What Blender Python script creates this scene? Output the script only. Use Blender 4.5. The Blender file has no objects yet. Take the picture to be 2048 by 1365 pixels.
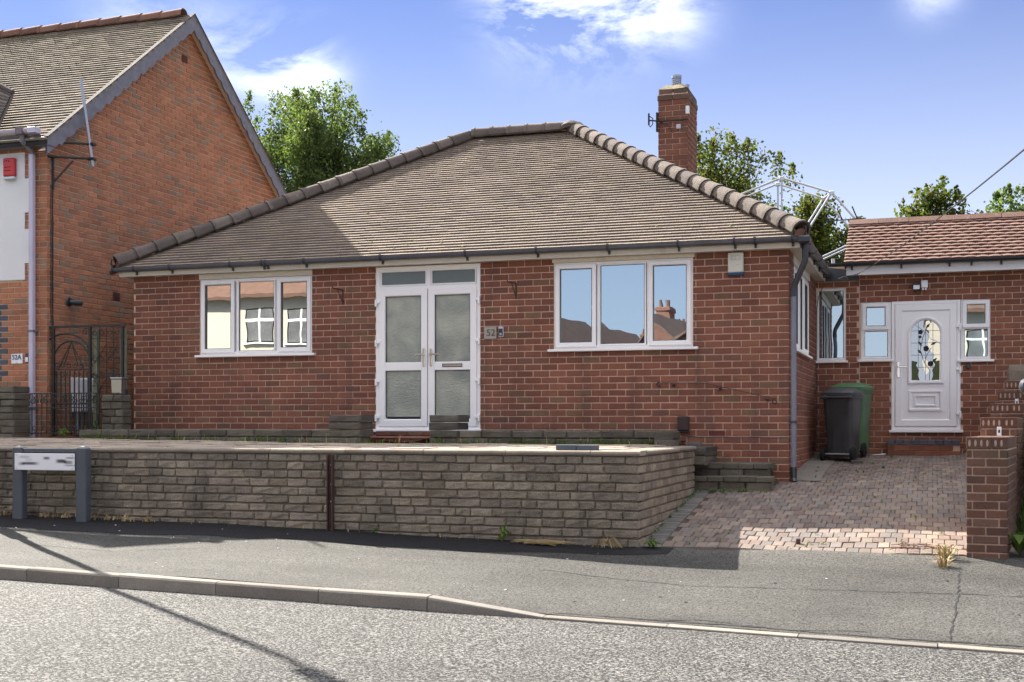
import bpy, bmesh, math, random
import numpy as np
from mathutils import Vector, Matrix, Euler, Quaternion
random.seed(7)
rng = np.random.default_rng(11)
R = math.radians
sc = bpy.context.scene
EYE = 1.5                                  # eye level above the road; everything below is laid out from eye level, lifted by EYE at the end

# ------------------------------------------------------------------ camera
cam_d = bpy.data.cameras.new('camera'); cam = bpy.data.objects.new('camera', cam_d)
sc.collection.objects.link(cam); sc.camera = cam
TH = math.atan(839 / 2520.0)
cam.location = (0, 0, EYE); cam.rotation_euler = (R(90), 0, TH)
cam_d.sensor_width = 36; cam_d.lens = 36 * 2520 / 2048.0
cam_d.shift_y = (850 - 682.5) / 2048.0
cam_d.clip_start = 0.1; cam_d.clip_end = 2000

# ------------------------------------------------------------------ sun, sky, exposure
SUN = Vector((-1.02, 0.76, 1.0)).normalized()
ELEV = math.asin(SUN.z); AZ = math.atan2(SUN.x, SUN.y)
sd = bpy.data.lights.new('sun', 'SUN'); sd.energy = 2.6; sd.angle = R(0.5); sd.color = (1.0, 0.935, 0.83)
so = bpy.data.objects.new('sun', sd); sc.collection.objects.link(so)
so.rotation_euler = (-SUN).to_track_quat('-Z', 'Y').to_euler(); so.location = (-20, 15, 30)

world = bpy.data.worlds.new('World'); sc.world = world; world.use_nodes = True
def build_world():
    nt = world.node_tree; N = nt.nodes; L = nt.links
    for n in list(N): N.remove(n)
    out = N.new('ShaderNodeOutputWorld'); bg = N.new('ShaderNodeBackground'); bg.inputs['Strength'].default_value = 0.05
    sky = N.new('ShaderNodeTexSky'); sky.sky_type = 'NISHITA'; sky.sun_disc = False
    sky.sun_elevation = ELEV; sky.sun_rotation = AZ
    sky.air_density = 1.0; sky.dust_density = 0.0; sky.ozone_density = 3.0; sky.altitude = 200
    tc = N.new('ShaderNodeTexCoord')
    # cloud noise: a few banks in view, added fill cloud overhead
    mp = N.new('ShaderNodeMapping'); mp.inputs['Scale'].default_value = (1.0, 1.0, 2.6); L.new(tc.outputs['Generated'], mp.inputs['Vector'])
    n1 = N.new('ShaderNodeTexNoise'); n1.inputs['Scale'].default_value = 7.0; n1.inputs['Detail'].default_value = 8; n1.inputs['Roughness'].default_value = 0.62; n1.inputs['Distortion'].default_value = 0.5
    L.new(mp.outputs[0], n1.inputs['Vector'])
    def dirpx(x, y):
        u = (x - 1024) / 2520; v = (850 - y) / 2520
        return Vector((-math.sin(TH) + u * math.cos(TH), math.cos(TH) + u * math.sin(TH), v)).normalized()
    def mth(op, a, b=None, c=None):
        n = N.new('ShaderNodeMath'); n.operation = op
        for i, q in enumerate((a, b, c)):
            if q is None: continue
            if isinstance(q, (int, float)): n.inputs[i].default_value = q
            else: L.new(q, n.inputs[i])
        return n.outputs[0]
    total = None
    banks = [(1060, 12, .030, 1.0), (1180, 25, .034, 1.05), (1310, 5, .030, 1.1), (470, 110, .030, .22), (560, 140, .030, .45), (620, 150, .022, .45), (400, 60, .025, .16), (280, 20, .035, .2),
             (1860, -22, .018, .4)]
    for (x, y, w, amp) in banks:
        vd = N.new('ShaderNodeVectorMath'); vd.operation = 'DISTANCE'; L.new(tc.outputs['Generated'], vd.inputs[0]); vd.inputs[1].default_value = dirpx(x, y)
        q = mth('MULTIPLY', vd.outputs['Value'], 1 / w); q = mth('MULTIPLY', q, q); q = mth('MULTIPLY', q, -1.0); q = mth('EXPONENT', q); q = mth('MULTIPLY', q, amp)
        total = q if total is None else mth('ADD', total, q)
    # above the frame: bright broken cloud, unseen, added to fill the shaded fronts
    sep = N.new('ShaderNodeSeparateXYZ'); L.new(tc.outputs['Generated'], sep.inputs[0])
    n2 = N.new('ShaderNodeTexNoise'); n2.inputs['Scale'].default_value = 2.3; n2.inputs['Detail'].default_value = 7; n2.inputs['Roughness'].default_value = 0.6; L.new(mp.outputs[0], n2.inputs['Vector'])
    def sstep(v, a, b):
        n = N.new('ShaderNodeMapRange'); n.interpolation_type = 'SMOOTHSTEP'; L.new(v, n.inputs['Value']); n.inputs['From Min'].default_value = a; n.inputs['From Max'].default_value = b; return n.outputs[0]
    far = mth('MULTIPLY', sstep(n2.outputs['Fac'], 0.43, 0.60), sstep(sep.outputs['Z'], 0.34, 0.50))
    nn = mth('MULTIPLY', mth('SUBTRACT', n1.outputs['Fac'], 0.40), 2.6)
    m = mth('MULTIPLY', total, mth('MAXIMUM', nn, 0.0)); m = mth('MINIMUM', mth('ADD', m, far), 0.95)
    # pale air towards the horizon, right down to it in every direction
    hq = mth('MULTIPLY', mth('MAXIMUM', sep.outputs['Z'], 0.0), 1 / 0.225)
    hz = mth('EXPONENT', mth('MULTIPLY', mth('MULTIPLY', hq, hq), -1.0)); hz = mth('MULTIPLY', hz, 0.95)
    tint = N.new('ShaderNodeMix'); tint.data_type = 'RGBA'; tint.blend_type = 'MULTIPLY'; tint.inputs[0].default_value = 1.0
    L.new(sky.outputs[0], tint.inputs[6]); tint.inputs[7].default_value = SKYTINT
    mh = N.new('ShaderNodeMix'); mh.data_type = 'RGBA'; L.new(hz, mh.inputs[0]); L.new(tint.outputs[2], mh.inputs[6]); mh.inputs[7].default_value = HORIZON
    mix = N.new('ShaderNodeMix'); mix.data_type = 'RGBA'; L.new(m, mix.inputs[0]); L.new(mh.outputs[2], mix.inputs[6]); mix.inputs[7].default_value = CLOUD
    L.new(mix.outputs[2], bg.inputs['Color']); L.new(bg.outputs[0], out.inputs[0])
SKYTINT = (0.225, 0.245, 0.38, 1)
HORIZON = (3.1, 3.35, 3.8, 1)
CLOUD = (11.0, 10.8, 10.7, 1)
build_world()
sc.view_settings.view_transform = 'Standard'; sc.view_settings.look = 'None'
sc.view_settings.exposure = 2.76; sc.view_settings.gamma = 1.0; sc.view_settings.use_curve_mapping = False
sc.cycles.max_bounces = 6; sc.cycles.diffuse_bounces = 4; sc.cycles.glossy_bounces = 3; sc.cycles.transmission_bounces = 4; sc.cycles.transparent_max_bounces = 6
sc.cycles.caustics_reflective = False; sc.cycles.caustics_refractive = False

# ------------------------------------------------------------------ helpers: objects
C = sc.collection
ORG = {}
def tag(o, label=None, cat=None, group=None, kind=None):
    if label: o['label'] = label
    if cat: o['category'] = cat
    if group: o['group'] = group
    if kind: o['kind'] = kind
    return o
def thing(name, label, cat, loc, group=None):
    o = bpy.data.objects.new(name, None); C.objects.link(o); o.location = loc; o.empty_display_size = .1
    ORG[o] = Vector(loc); return tag(o, label, cat, group)
class MB:
    """collects faces of one mesh; T maps local (u, n, z) to the world"""
    def __init__(s, T=None): s.v = []; s.f = []; s.T = T; s.sm = False
    def add(s, vs, fs):
        n = len(s.v); s.v += [s.T(*p) for p in vs] if s.T else [tuple(p) for p in vs]
        s.f += [tuple(i + n for i in f) for f in fs]; return s
    def box(s, x0, x1, y0, y1, z0, z1, b=0.0):
        if x0 > x1: x0, x1 = x1, x0
        if y0 > y1: y0, y1 = y1, y0
        if z0 > z1: z0, z1 = z1, z0
        if b <= 0:
            vs = [(x, y, z) for x in (x0, x1) for y in (y0, y1) for z in (z0, z1)]
            return s.add(vs, [(0, 1, 3, 2), (4, 6, 7, 5), (0, 4, 5, 1), (2, 3, 7, 6), (0, 2, 6, 4), (1, 5, 7, 3)])
        b = min(b, (x1 - x0) * .45, (y1 - y0) * .45, (z1 - z0) * .45)
        vs = []; ix = {}
        for i, (x, sx) in enumerate(((x0, 1), (x1, -1))):
            for j, (y, sy) in enumerate(((y0, 1), (y1, -1))):
                for k, (z, sz) in enumerate(((z0, 1), (z1, -1))):
                    for a in range(3):
                        ix[i, j, k, a] = len(vs)
                        vs.append((x if a == 0 else x + sx * b, y if a == 1 else y + sy * b, z if a == 2 else z + sz * b))
        fs = []
        for a in range(3):
            o1, o2 = [q for q in range(3) if q != a]
            for e in (0, 1):
                q = []
                for (p, r) in ((0, 0), (1, 0), (1, 1), (0, 1)):
                    key = [0, 0, 0]; key[a] = e; key[o1] = p; key[o2] = r; q.append(ix[(*key, a)])
                fs.append(tuple(q))
        for a in range(3):
            o1, o2 = [q for q in range(3) if q != a]
            for p in (0, 1):
                for r in (0, 1):
                    k0 = [0, 0, 0]; k0[o1] = p; k0[o2] = r; k1 = list(k0); k1[a] = 1
                    fs.append((ix[(*k0, o1)], ix[(*k1, o1)], ix[(*k1, o2)], ix[(*k0, o2)]))
        for i in (0, 1):
            for j in (0, 1):
                for k in (0, 1): fs.append((ix[i, j, k, 0], ix[i, j, k, 1], ix[i, j, k, 2]))
        return s.add(vs, fs)
    def prism(s, poly, vec):
        n = len(poly); v = Vector(vec)
        vs = [tuple(p) for p in poly] + [tuple(Vector(p) + v) for p in poly]
        return s.add(vs, [tuple(range(n)), tuple(range(2 * n - 1, n - 1, -1))] + [(i, (i + 1) % n, n + (i + 1) % n, n + i) for i in range(n)])
    def tube(s, pts, r, n=6, cap=True):
        P = [Vector(p) for p in pts]; rs = r if isinstance(r, (list, tuple)) else [r] * len(P)
        up = None; vs = []; fs = []
        for i, p in enumerate(P):
            t = (P[min(i + 1, len(P) - 1)] - P[max(i - 1, 0)])
            if t.length < 1e-9: t = Vector((0, 0, 1))
            t.normalize()
            if up is None: up = t.orthogonal().normalized()
            up = (up - t * up.dot(t)); up = up.normalized() if up.length > 1e-6 else t.orthogonal().normalized()
            w = t.cross(up)
            for k in range(n):
                a = 2 * math.pi * k / n; vs.append(tuple(p + (up * math.cos(a) + w * math.sin(a)) * rs[i]))
        for i in range(len(P) - 1):
            for k in range(n): fs.append((i * n + k, i * n + (k + 1) % n, (i + 1) * n + (k + 1) % n, (i + 1) * n + k))
        if cap: fs += [tuple(range(n)), tuple((len(P) - 1) * n + k for k in range(n))]
        return s.add(vs, fs)
    def loft(s, rings, cap=True):
        n = len(rings[0]); vs = [tuple(p) for r in rings for p in r]; fs = []
        for i in range(len(rings) - 1):
            for k in range(n): fs.append((i * n + k, i * n + (k + 1) % n, (i + 1) * n + (k + 1) % n, (i + 1) * n + k))
        if cap: fs += [tuple(range(n)), tuple((len(rings) - 1) * n + k for k in range(n))]
        return s.add(vs, fs)
    def ring(s, x0, x1, z0, z1, w, nf, nb, ch=.012):
        """mitred rectangular frame in the (u, z) plane with chamfered inner and outer edges"""
        L = []
        for d, n in ((0, nb), (0, nf - .004), (.004, nf), (w - ch, nf), (w, nf - ch), (w, nb)):
            L.append([(x0 + d, n, z0 + d), (x1 - d, n, z0 + d), (x1 - d, n, z1 - d), (x0 + d, n, z1 - d)])
        return s.loft(L, cap=False)
def build(mb, org=Vector((0, 0, 0)), recalc=True, name='mesh'):
    me = bpy.data.meshes.new(name)
    v = np.array(mb.v, dtype=np.float64).reshape(-1, 3) - np.array(org)
    me.from_pydata(v.tolist(), [], mb.f); me.validate()
    if recalc and len(mb.f) < 60000:
        bm = bmesh.new(); bm.from_mesh(me); bmesh.ops.recalc_face_normals(bm, faces=bm.faces[:]); bm.to_mesh(me); bm.free()
    if mb.sm:
        me.polygons.foreach_set('use_smooth', [True] * len(me.polygons))
        try: me.set_sharp_from_angle(angle=R(40))
        except Exception: pass
    me.update(); return me
def obj(name, mb, m, parent=None, kind=None, label=None, recalc=True):
    org = ORG[parent] if parent is not None else Vector((0, 0, 0))
    me = build(mb, org, recalc, name); o = bpy.data.objects.new(name, me); C.objects.link(o)
    if m: me.materials.append(m)
    if parent is not None: o.parent = parent
    ORG[o] = org.copy()
    return tag(o, label, None, None, kind)
def solo(name, mb, m, label, cat, loc, group=None, kind=None):
    me = build(mb, Vector(loc), True, name); o = bpy.data.objects.new(name, me); C.objects.link(o); o.location = loc
    if m: me.materials.append(m)
    ORG[o] = Vector(loc); return tag(o, label, cat, group, kind)
def inst(name, me, parent, pos, rot=None, scale=None):
    o = bpy.data.objects.new(name, me); C.objects.link(o); o.parent = parent; o.location = Vector(pos) - ORG[parent]
    if rot is not None: o.rotation_euler = rot
    if scale is not None: o.scale = scale
    ORG[o] = Vector(pos); return o
def front(Y0): return lambda u, n, z: (u, Y0 - n, z)
def right(X0): return lambda u, n, z: (X0 + n, u, z)
def view(X, Y, H):
    c, s = math.cos(TH), math.sin(TH); Z = -s * X + c * Y; U = c * X + s * Y
    return (1024 + 2520 * U / max(Z, .1), 850 - 2520 * H / max(Z, .1))
def shown(pts):
    q = [view(*p) for p in pts]; x = [min(max(a, 0), 2048) for a, b in q]; y = [min(max(b, 0), 1365) for a, b in q]
    return (max(x) - min(x)) * (max(y) - min(y))

# ------------------------------------------------------------------ helpers: materials
def nodes(m):
    m.use_nodes = True; nt = m.node_tree
    for n in list(nt.nodes): nt.nodes.remove(n)
    return nt, nt.nodes, nt.links
def mathn(nt, op, a, b=None):
    n = nt.nodes.new('ShaderNodeMath'); n.operation = op
    for i, q in enumerate((a, b)):
        if q is None: continue
        if isinstance(q, (int, float)): n.inputs[i].default_value = q
        else: nt.links.new(q, n.inputs[i])
    return n.outputs[0]
def mixc(nt, fac, a, b, blend='MIX'):
    n = nt.nodes.new('ShaderNodeMix'); n.data_type = 'RGBA'; n.blend_type = blend
    for i, q in ((0, fac), (6, a), (7, b)):
        if isinstance(q, (int, float)): n.inputs[i].default_value = q
        elif isinstance(q, (tuple, list)): n.inputs[i].default_value = (*q[:3], 1)
        else: nt.links.new(q, n.inputs[i])
    return n.outputs[2]
def noise(nt, vec, scale, detail=4, rough=.6, dist=0):
    n = nt.nodes.new('ShaderNodeTexNoise'); n.inputs['Scale'].default_value = scale; n.inputs['Detail'].default_value = detail
    n.inputs['Roughness'].default_value = rough; n.inputs['Distortion'].default_value = dist; nt.links.new(vec, n.inputs['Vector']); return n.outputs['Fac']
def ramp(nt, fac, stops, interp='LINEAR'):
    n = nt.nodes.new('ShaderNodeValToRGB'); cr = n.color_ramp; cr.interpolation = interp
    while len(cr.elements) > 1: cr.elements.remove(cr.elements[-1])
    for i, (p, c) in enumerate(stops):
        e = cr.elements[0] if i == 0 else cr.elements.new(p)
        e.position = p; e.color = (*c, 1) if not isinstance(c, (int, float)) else (c, c, c, 1)
    nt.links.new(fac, n.inputs[0]); return n.outputs[0]
def M(name, cols, rough=.8, var=(3.0, .18), grain=(60, .12), bump=((90, .25),), spots=(), metal=0.0, spec=.35, stretch=None, jit=0.12, coat=0, streak=None):
    """cols: one colour, or several picked by a random number per piece; spots: (colour, scale, threshold, softness, strength)"""
    m = bpy.data.materials.new(name); nt, N, L = nodes(m)
    out = N.new('ShaderNodeOutputMaterial'); bs = N.new('ShaderNodeBsdfPrincipled'); L.new(bs.outputs[0], out.inputs[0])
    geo = N.new('ShaderNodeNewGeometry'); pos = geo.outputs['Position']
    if stretch:
        mp = N.new('ShaderNodeMapping'); mp.inputs['Scale'].default_value = stretch; L.new(pos, mp.inputs['Vector']); pos = mp.outputs[0]
    if isinstance(cols, list):
        oi = N.new('ShaderNodeObjectInfo')
        rnd = mathn(nt, 'FRACT', mathn(nt, 'ADD', oi.outputs['Random'], geo.outputs['Random Per Island']))
        col = ramp(nt, rnd, [(i / len(cols), c) for i, c in enumerate(cols)], 'CONSTANT')
        r2 = mathn(nt, 'FRACT', mathn(nt, 'MULTIPLY', rnd, 17.31))
        k = mathn(nt, 'ADD', mathn(nt, 'MULTIPLY', r2, 2 * jit), 1 - jit)
        col = mixc(nt, 1.0, col, ramp(nt, mathn(nt, 'MULTIPLY', k, .5), [(0, 0.0), (1, 2.0)]), 'MULTIPLY')
    else:
        rgb = N.new('ShaderNodeRGB'); rgb.outputs[0].default_value = (*cols, 1); col = rgb.outputs[0]
    for (sc_, amt) in (var, grain):
        if amt > 0:
            f = noise(nt, pos, sc_, 5)
            col = mixc(nt, 1.0, col, ramp(nt, f, [(.25, 1 - amt), (.75, 1 + amt)]), 'MULTIPLY')
    for (c, s_, th, soft, st) in spots:
        f = noise(nt, pos, s_, 6, .65); msk = ramp(nt, f, [(th, 0.0), (min(th + soft, 1), st)])
        col = mixc(nt, msk, col, c)
    if streak:
        ms = N.new('ShaderNodeMapping'); ms.inputs['Scale'].default_value = (2.6, 2.6, .28); L.new(geo.outputs['Position'], ms.inputs['Vector'])
        col = mixc(nt, ramp(nt, noise(nt, ms.outputs[0], 1.6, 7, .68), [(streak[1], 0.0), (streak[1] + .16, streak[2])]), col, streak[0])
    L.new(col, bs.inputs['Base Color'])
    bs.inputs['Roughness'].default_value = rough; bs.inputs['Metallic'].default_value = metal
    bs.inputs['Specular IOR Level'].default_value = spec
    if coat: bs.inputs['Coat Weight'].default_value = coat; bs.inputs['Coat Roughness'].default_value = .06
    if bump:
        h = None
        for (s_, st) in bump:
            q = mathn(nt, 'MULTIPLY', noise(nt, pos, s_, 6, .65), st); h = q if h is None else mathn(nt, 'ADD', h, q)
        b = N.new('ShaderNodeBump'); b.inputs['Strength'].default_value = 1.0; b.inputs['Distance'].default_value = 0.012
        L.new(h, b.inputs['Height']); L.new(b.outputs[0], bs.inputs['Normal'])
    return m
def glass_mat(name, dark, refl, wave=.5, tint=(1, 1, 1)):
    m = bpy.data.materials.new(name); nt, N, L = nodes(m)
    out = N.new('ShaderNodeOutputMaterial'); bs = N.new('ShaderNodeBsdfPrincipled'); gl = N.new('ShaderNodeBsdfGlossy'); mx = N.new('ShaderNodeMixShader')
    bs.inputs['Base Color'].default_value = (*dark, 1); bs.inputs['Roughness'].default_value = .15
    gl.inputs['Roughness'].default_value = 0.0; gl.inputs['Color'].default_value = (*tint, 1)
    geo = N.new('ShaderNodeNewGeometry'); f = noise(nt, geo.outputs['Position'], 1.6, 2, .5)
    b = N.new('ShaderNodeBump'); b.inputs['Strength'].default_value = wave; b.inputs['Distance'].default_value = .01; L.new(f, b.inputs['Height'])
    L.new(b.outputs[0], gl.inputs['Normal'])
    lw = N.new('ShaderNodeLayerWeight'); lw.inputs[0].default_value = .25
    L.new(mathn(nt, 'MINIMUM', mathn(nt, 'ADD', lw.outputs['Fresnel'], refl), 1.0), mx.inputs[0])
    L.new(bs.outputs[0], mx.inputs[1]); L.new(gl.outputs[0], mx.inputs[2]); L.new(mx.outputs[0], out.inputs[0]); return m
def frosted_mat(name):
    m = bpy.data.materials.new(name); nt, N, L = nodes(m)
    out = N.new('ShaderNodeOutputMaterial'); bs = N.new('ShaderNodeBsdfPrincipled')
    geo = N.new('ShaderNodeNewGeometry'); p = geo.outputs['Position']
    f1 = noise(nt, p, 2.2, 3, .55, .6)
    col = ramp(nt, f1, [(.3, (.17, .19, .165)), (.55, (.30, .32, .26)), (.75, (.40, .41, .32))]); L.new(col, bs.inputs['Base Color'])
    bs.inputs['Roughness'].default_value = .16; bs.inputs['Specular IOR Level'].default_value = 1.0
    mp = N.new('ShaderNodeMapping'); mp.inputs['Scale'].default_value = (1, 1, 1.7); L.new(p, mp.inputs[0])
    f2 = noise(nt, mp.outputs[0], 26, 3, .5, 1.2)
    b = N.new('ShaderNodeBump'); b.inputs['Strength'].default_value = .55; b.inputs['Distance'].default_value = .02; L.new(f2, b.inputs['Height']); L.new(b.outputs[0], bs.inputs['Normal'])
    L.new(bs.outputs[0], out.inputs[0]); return m
def asphalt(name, stone, gap, scale, th, fine, stain):
    m = bpy.data.materials.new(name); nt, N, L = nodes(m)
    out = N.new('ShaderNodeOutputMaterial'); bs = N.new('ShaderNodeBsdfPrincipled'); L.new(bs.outputs[0], out.inputs[0])
    geo = N.new('ShaderNodeNewGeometry'); p = geo.outputs['Position']
    f1 = noise(nt, p, scale, 3, .7, .6)
    vo = N.new('ShaderNodeTexVoronoi'); vo.inputs['Scale'].default_value = scale * .8; L.new(p, vo.inputs['Vector'])
    chip = mixc(nt, 1.0, stone, ramp(nt, vo.outputs['Color'], [(0, .72), (1, 1.22)]), 'MULTIPLY')
    col = mixc(nt, ramp(nt, f1, [(th - .04, 0.0), (th + .04, 1.0)]), gap, chip)
    f2 = noise(nt, p, fine, 4, .7)
    col = mixc(nt, 1.0, col, ramp(nt, f2, [(.3, .8), (.7, 1.2)]), 'MULTIPLY')
    f3 = noise(nt, p, .8, 6, .6)
    col = mixc(nt, 1.0, col, ramp(nt, f3, [(.3, 1 - stain), (.7, 1 + stain)]), 'MULTIPLY')
    mp = N.new('ShaderNodeMapping'); mp.inputs['Scale'].default_value = (.12, 1.3, 1); L.new(p, mp.inputs['Vector'])
    col = mixc(nt, 1.0, col, ramp(nt, noise(nt, mp.outputs[0], 1.0, 5, .6), [(.3, 1 - stain), (.7, 1 + stain * .8)]), 'MULTIPLY')
    f5 = noise(nt, p, 2.3, 5, .65); col = mixc(nt, ramp(nt, f5, [(.66, 0.0), (.74, .5)]), col, gap)
    L.new(col, bs.inputs['Base Color']); bs.inputs['Roughness'].default_value = .85; bs.inputs['Specular IOR Level'].default_value = .25
    b = N.new('ShaderNodeBump'); b.inputs['Strength'].default_value = .8; b.inputs['Distance'].default_value = .01
    L.new(mathn(nt, 'ADD', f1, mathn(nt, 'MULTIPLY', f2, .4)), b.inputs['Height']); L.new(b.outputs[0], bs.inputs['Normal']); return m
def leaf_mat(name, cols, trans=.5):
    m = bpy.data.materials.new(name); nt, N, L = nodes(m)
    out = N.new('ShaderNodeOutputMaterial'); d = N.new('ShaderNodeBsdfPrincipled'); t = N.new('ShaderNodeBsdfTranslucent'); mx = N.new('ShaderNodeMixShader'); mx.inputs[0].default_value = trans
    geo = N.new('ShaderNodeNewGeometry')
    col = ramp(nt, geo.outputs['Random Per Island'], [(i / max(len(cols) - 1, 1), c) for i, c in enumerate(cols)])
    f = noise(nt, geo.outputs['Position'], .9, 3); col = mixc(nt, 1.0, col, ramp(nt, f, [(.3, .7), (.7, 1.3)]), 'MULTIPLY')
    L.new(col, d.inputs['Base Color']); d.inputs['Roughness'].default_value = .6; d.inputs['Specular IOR Level'].default_value = .15
    L.new(mixc(nt, 1.0, col, (1.15, 1.3, .6), 'MULTIPLY'), t.inputs['Color'])
    L.new(d.outputs[0], mx.inputs[1]); L.new(t.outputs[0], mx.inputs[2]); L.new(mx.outputs[0], out.inputs[0]); return m

MOSS = (.045, .05, .025)
m_brick = M('old_red_brick', [(0.2134, 0.0841, 0.0531), (0.1976, 0.075, 0.0492), (0.2292, 0.0913, 0.0561), (0.1858, 0.0734, 0.0492), (0.2173, 0.0841, 0.0531), (0.2055, 0.0787, 0.0499), (0.1699, 0.0787, 0.0545), (0.237, 0.0986, 0.0576), (0.1976, 0.0769, 0.0484), (0.2134, 0.0841, 0.0531), (0.2213, 0.0877, 0.0545), (0.1818, 0.0976, 0.0576), (0.2094, 0.0814, 0.0515)],
            .88, (2.0, .18), (70, .22), ((120, .5), (28, .5)), [((.16, .12, .07), 1.1, .60, .18, .45), ((.45, .40, .36), 9, .76, .05, .5), ((.10, .06, .048), .6, .56, .2, .4)], jit=.12, streak=((.075, .05, .042), .53, .5))
m_brick_x = M('annexe_brick', [(0.2496, 0.1006, 0.058), (0.2224, 0.0871, 0.052), (0.2713, 0.1118, 0.065), (0.2007, 0.0838, 0.052), (0.2388, 0.095, 0.056)], .88, (2.0, .16), (70, .2), ((120, .5), (28, .4)), jit=.14)
m_mortar = M('old_mortar', (.66, .46, .35), .95, (4, .2), (90, .2), ((150, .5),), [((.34, .26, .20), 1.6, .60, .2, .5)], streak=((.22, .16, .13), .53, .5))
m_brick_n = M('orange_brick', [(0.3888, 0.1621, 0.0874), (0.3637, 0.149, 0.0799), (0.414, 0.1752, 0.0968), (0.3449, 0.1425, 0.0799), (0.2947, 0.1523, 0.0936), (0.3826, 0.1588, 0.0843), (0.2695, 0.1686, 0.1154), (0.4014, 0.1686, 0.0905), (0.3637, 0.149, 0.0811), (0.3826, 0.1556, 0.0843), (0.3261, 0.1621, 0.0968)],
              .85, (1.5, .16), (70, .16), ((120, .4), (30, .4)), jit=.15)
m_brick_d = M('blue_brick', [(.075, .075, .10), (.085, .08, .10), (.065, .065, .09)], .6, (3, .15), (60, .15))
m_mortar_n = M('buff_mortar', (.62, .47, .33), .95, (4, .15), (90, .15), ((150, .4),))
m_stone = M('split_stone', [(0.2801, 0.234, 0.174), (0.3128, 0.2621, 0.1958), (0.2474, 0.2106, 0.161), (0.2894, 0.2387, 0.187), (0.2615, 0.22, 0.174), (0.3268, 0.2809, 0.2132)], .95, (5, .25), (130, .6), ((70, 1.0), (190, 1.1)),
            [((.62, .56, .48), 75, .62, .05, .6), ((.05, .046, .04), 45, .60, .10, .5), ((.10, .09, .055), 1.1, .52, .22, .6), ((.06, .055, .05), 2.6, .6, .14, .45)], jit=.18, streak=((.07, .065, .055), .52, .55))
m_stone_d = M('mossy_stone', [(0.1224, 0.1105, 0.0855), (0.144, 0.1283, 0.0992), (0.1044, 0.0941, 0.0752)], .95, (5, .3), (120, .5), ((55, 1.2), (170, .8)),
              [((.5, .49, .46), 7, .69, .07, .7), ((.07, .078, .04), 2.2, .56, .16, .6), ((.02, .02, .017), 40, .6, .1, .5)], jit=.2)
m_smortar = M('sandy_mortar', (.24, .195, .15), .95, (5, .3), (90, .3), ((120, .8),))
m_coping = M('coping_stone', [(.30, .25, .20), (.28, .235, .19), (.32, .27, .215)], .92, (4, .2), (120, .35), ((90, .8), (200, .6)), [((.16, .14, .11), 40, .60, .12, .45)])
m_upvc = M('white_upvc', (.88, .87, .86), .28, (2, .02), (50, .0), (), spec=.5)
m_upvc_w = M('cream_board', (.66, .62, .54), .5, (2, .06), (40, .05), ((30, .1),), [((.35, .32, .27), 5, .66, .1, .4)], streak=((.30, .27, .22), .56, .4))
m_fascia_x = M('white_fascia', (.72, .70, .68), .45, (2, .05), (40, .03), ((20, .1),))
m_black = M('black_plastic', (.028, .031, .038), .32, (4, .2), (60, .1), (), spec=.55)
m_gut = M('grey_black_gutter', (.085, .092, .112), .3, (4, .2), (60, .15), (), [((.12, .11, .10), 8, .62, .1, .4)], spec=.6)
m_iron = M('black_iron', (.022, .02, .019), .55, (6, .25), (80, .3), ((60, .4),), [((.09, .045, .025), 14, .62, .1, .6)], spec=.4)
m_lilac = M('lilac_grey_plastic', (.50, .47, .58), .4, (3, .08), (40, .05), ())
m_purple = M('purple_grey_paint', (.17, .165, .195), .5, (3, .25), (50, .2), ((40, .3),), [((.28, .27, .28), 6, .64, .08, .4)], stretch=(1, 3, 3))
m_tile = M('weathered_plain_tile', [(0.2384, 0.1927, 0.1514), (0.2284, 0.1832, 0.1454), (0.2483, 0.2021, 0.1605), (0.2317, 0.1895, 0.1575), (0.2119, 0.1706, 0.1454), (0.2416, 0.199, 0.1605), (0.2317, 0.1864, 0.1394)],
           .92, (.9, .2), (60, .28), ((80, .7),), [((.10, .085, .085), .75, .55, .2, .45), ((.42, .40, .24), 11, .74, .04, .6), ((.02, .018, .016), 14, .78, .03, .6)], jit=.08)
m_tile_n = M('buff_plain_tile', [(0.2717, 0.2328, 0.1782), (0.2458, 0.207, 0.165), (0.2911, 0.2523, 0.198), (0.2199, 0.1876, 0.1518), (0.2587, 0.2264, 0.1716)], .92, (1.2, .16), (60, .25), ((80, .6),), [((.45, .45, .27), 9, .72, .05, .6), ((.04, .035, .03), 16, .77, .03, .6)], jit=.16)
m_tile_dark = M('dark_plain_tile', [(.12, .10, .09), (.14, .12, .105), (.10, .085, .08)], .9, (3, .2), (60, .2), ((80, .6),))
m_tile_x = M('pink_clay_tile', [(0.1734, 0.0975, 0.0747), (0.159, 0.0862, 0.0657), (0.1879, 0.1088, 0.0837), (0.1493, 0.0793, 0.0611), (0.1782, 0.1042, 0.0815)], .9, (2.5, .14), (70, .18), ((90, .5),), [((.45, .38, .33), 5, .62, .1, .4)], jit=.12)
m_ridge = M('brown_ridge_tile', [(0.1364, 0.1116, 0.093), (0.155, 0.1271, 0.1054), (0.1178, 0.0961, 0.0837), (0.1054, 0.0837, 0.0744)], .9, (3, .2), (50, .25), ((70, .6),), [((.40, .37, .31), 9, .62, .12, .5), ((.05, .043, .04), 5, .62, .1, .5)])
m_ridge_n = M('red_ridge_tile', [(.17, .085, .06), (.19, .10, .07), (.14, .07, .052)], .9, (3, .2), (50, .2), ((70, .5),))
m_deck = M('roof_underlay', (.03, .028, .027), .95, bump=())
m_paver = M('block_paver', [(0.1774, 0.1391, 0.1192), (0.1988, 0.159, 0.132), (0.1668, 0.1232, 0.1065), (0.1846, 0.1471, 0.1278), (0.1562, 0.1311, 0.1192), (0.2058, 0.167, 0.1362), (0.1633, 0.1431, 0.132)], .93, (3, .2), (90, .35), ((110, .9),),
            [((.09, .08, .07), 1.6, .57, .15, .55), ((.045, .05, .022), 3.2, .66, .08, .55)], jit=.16)
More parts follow.
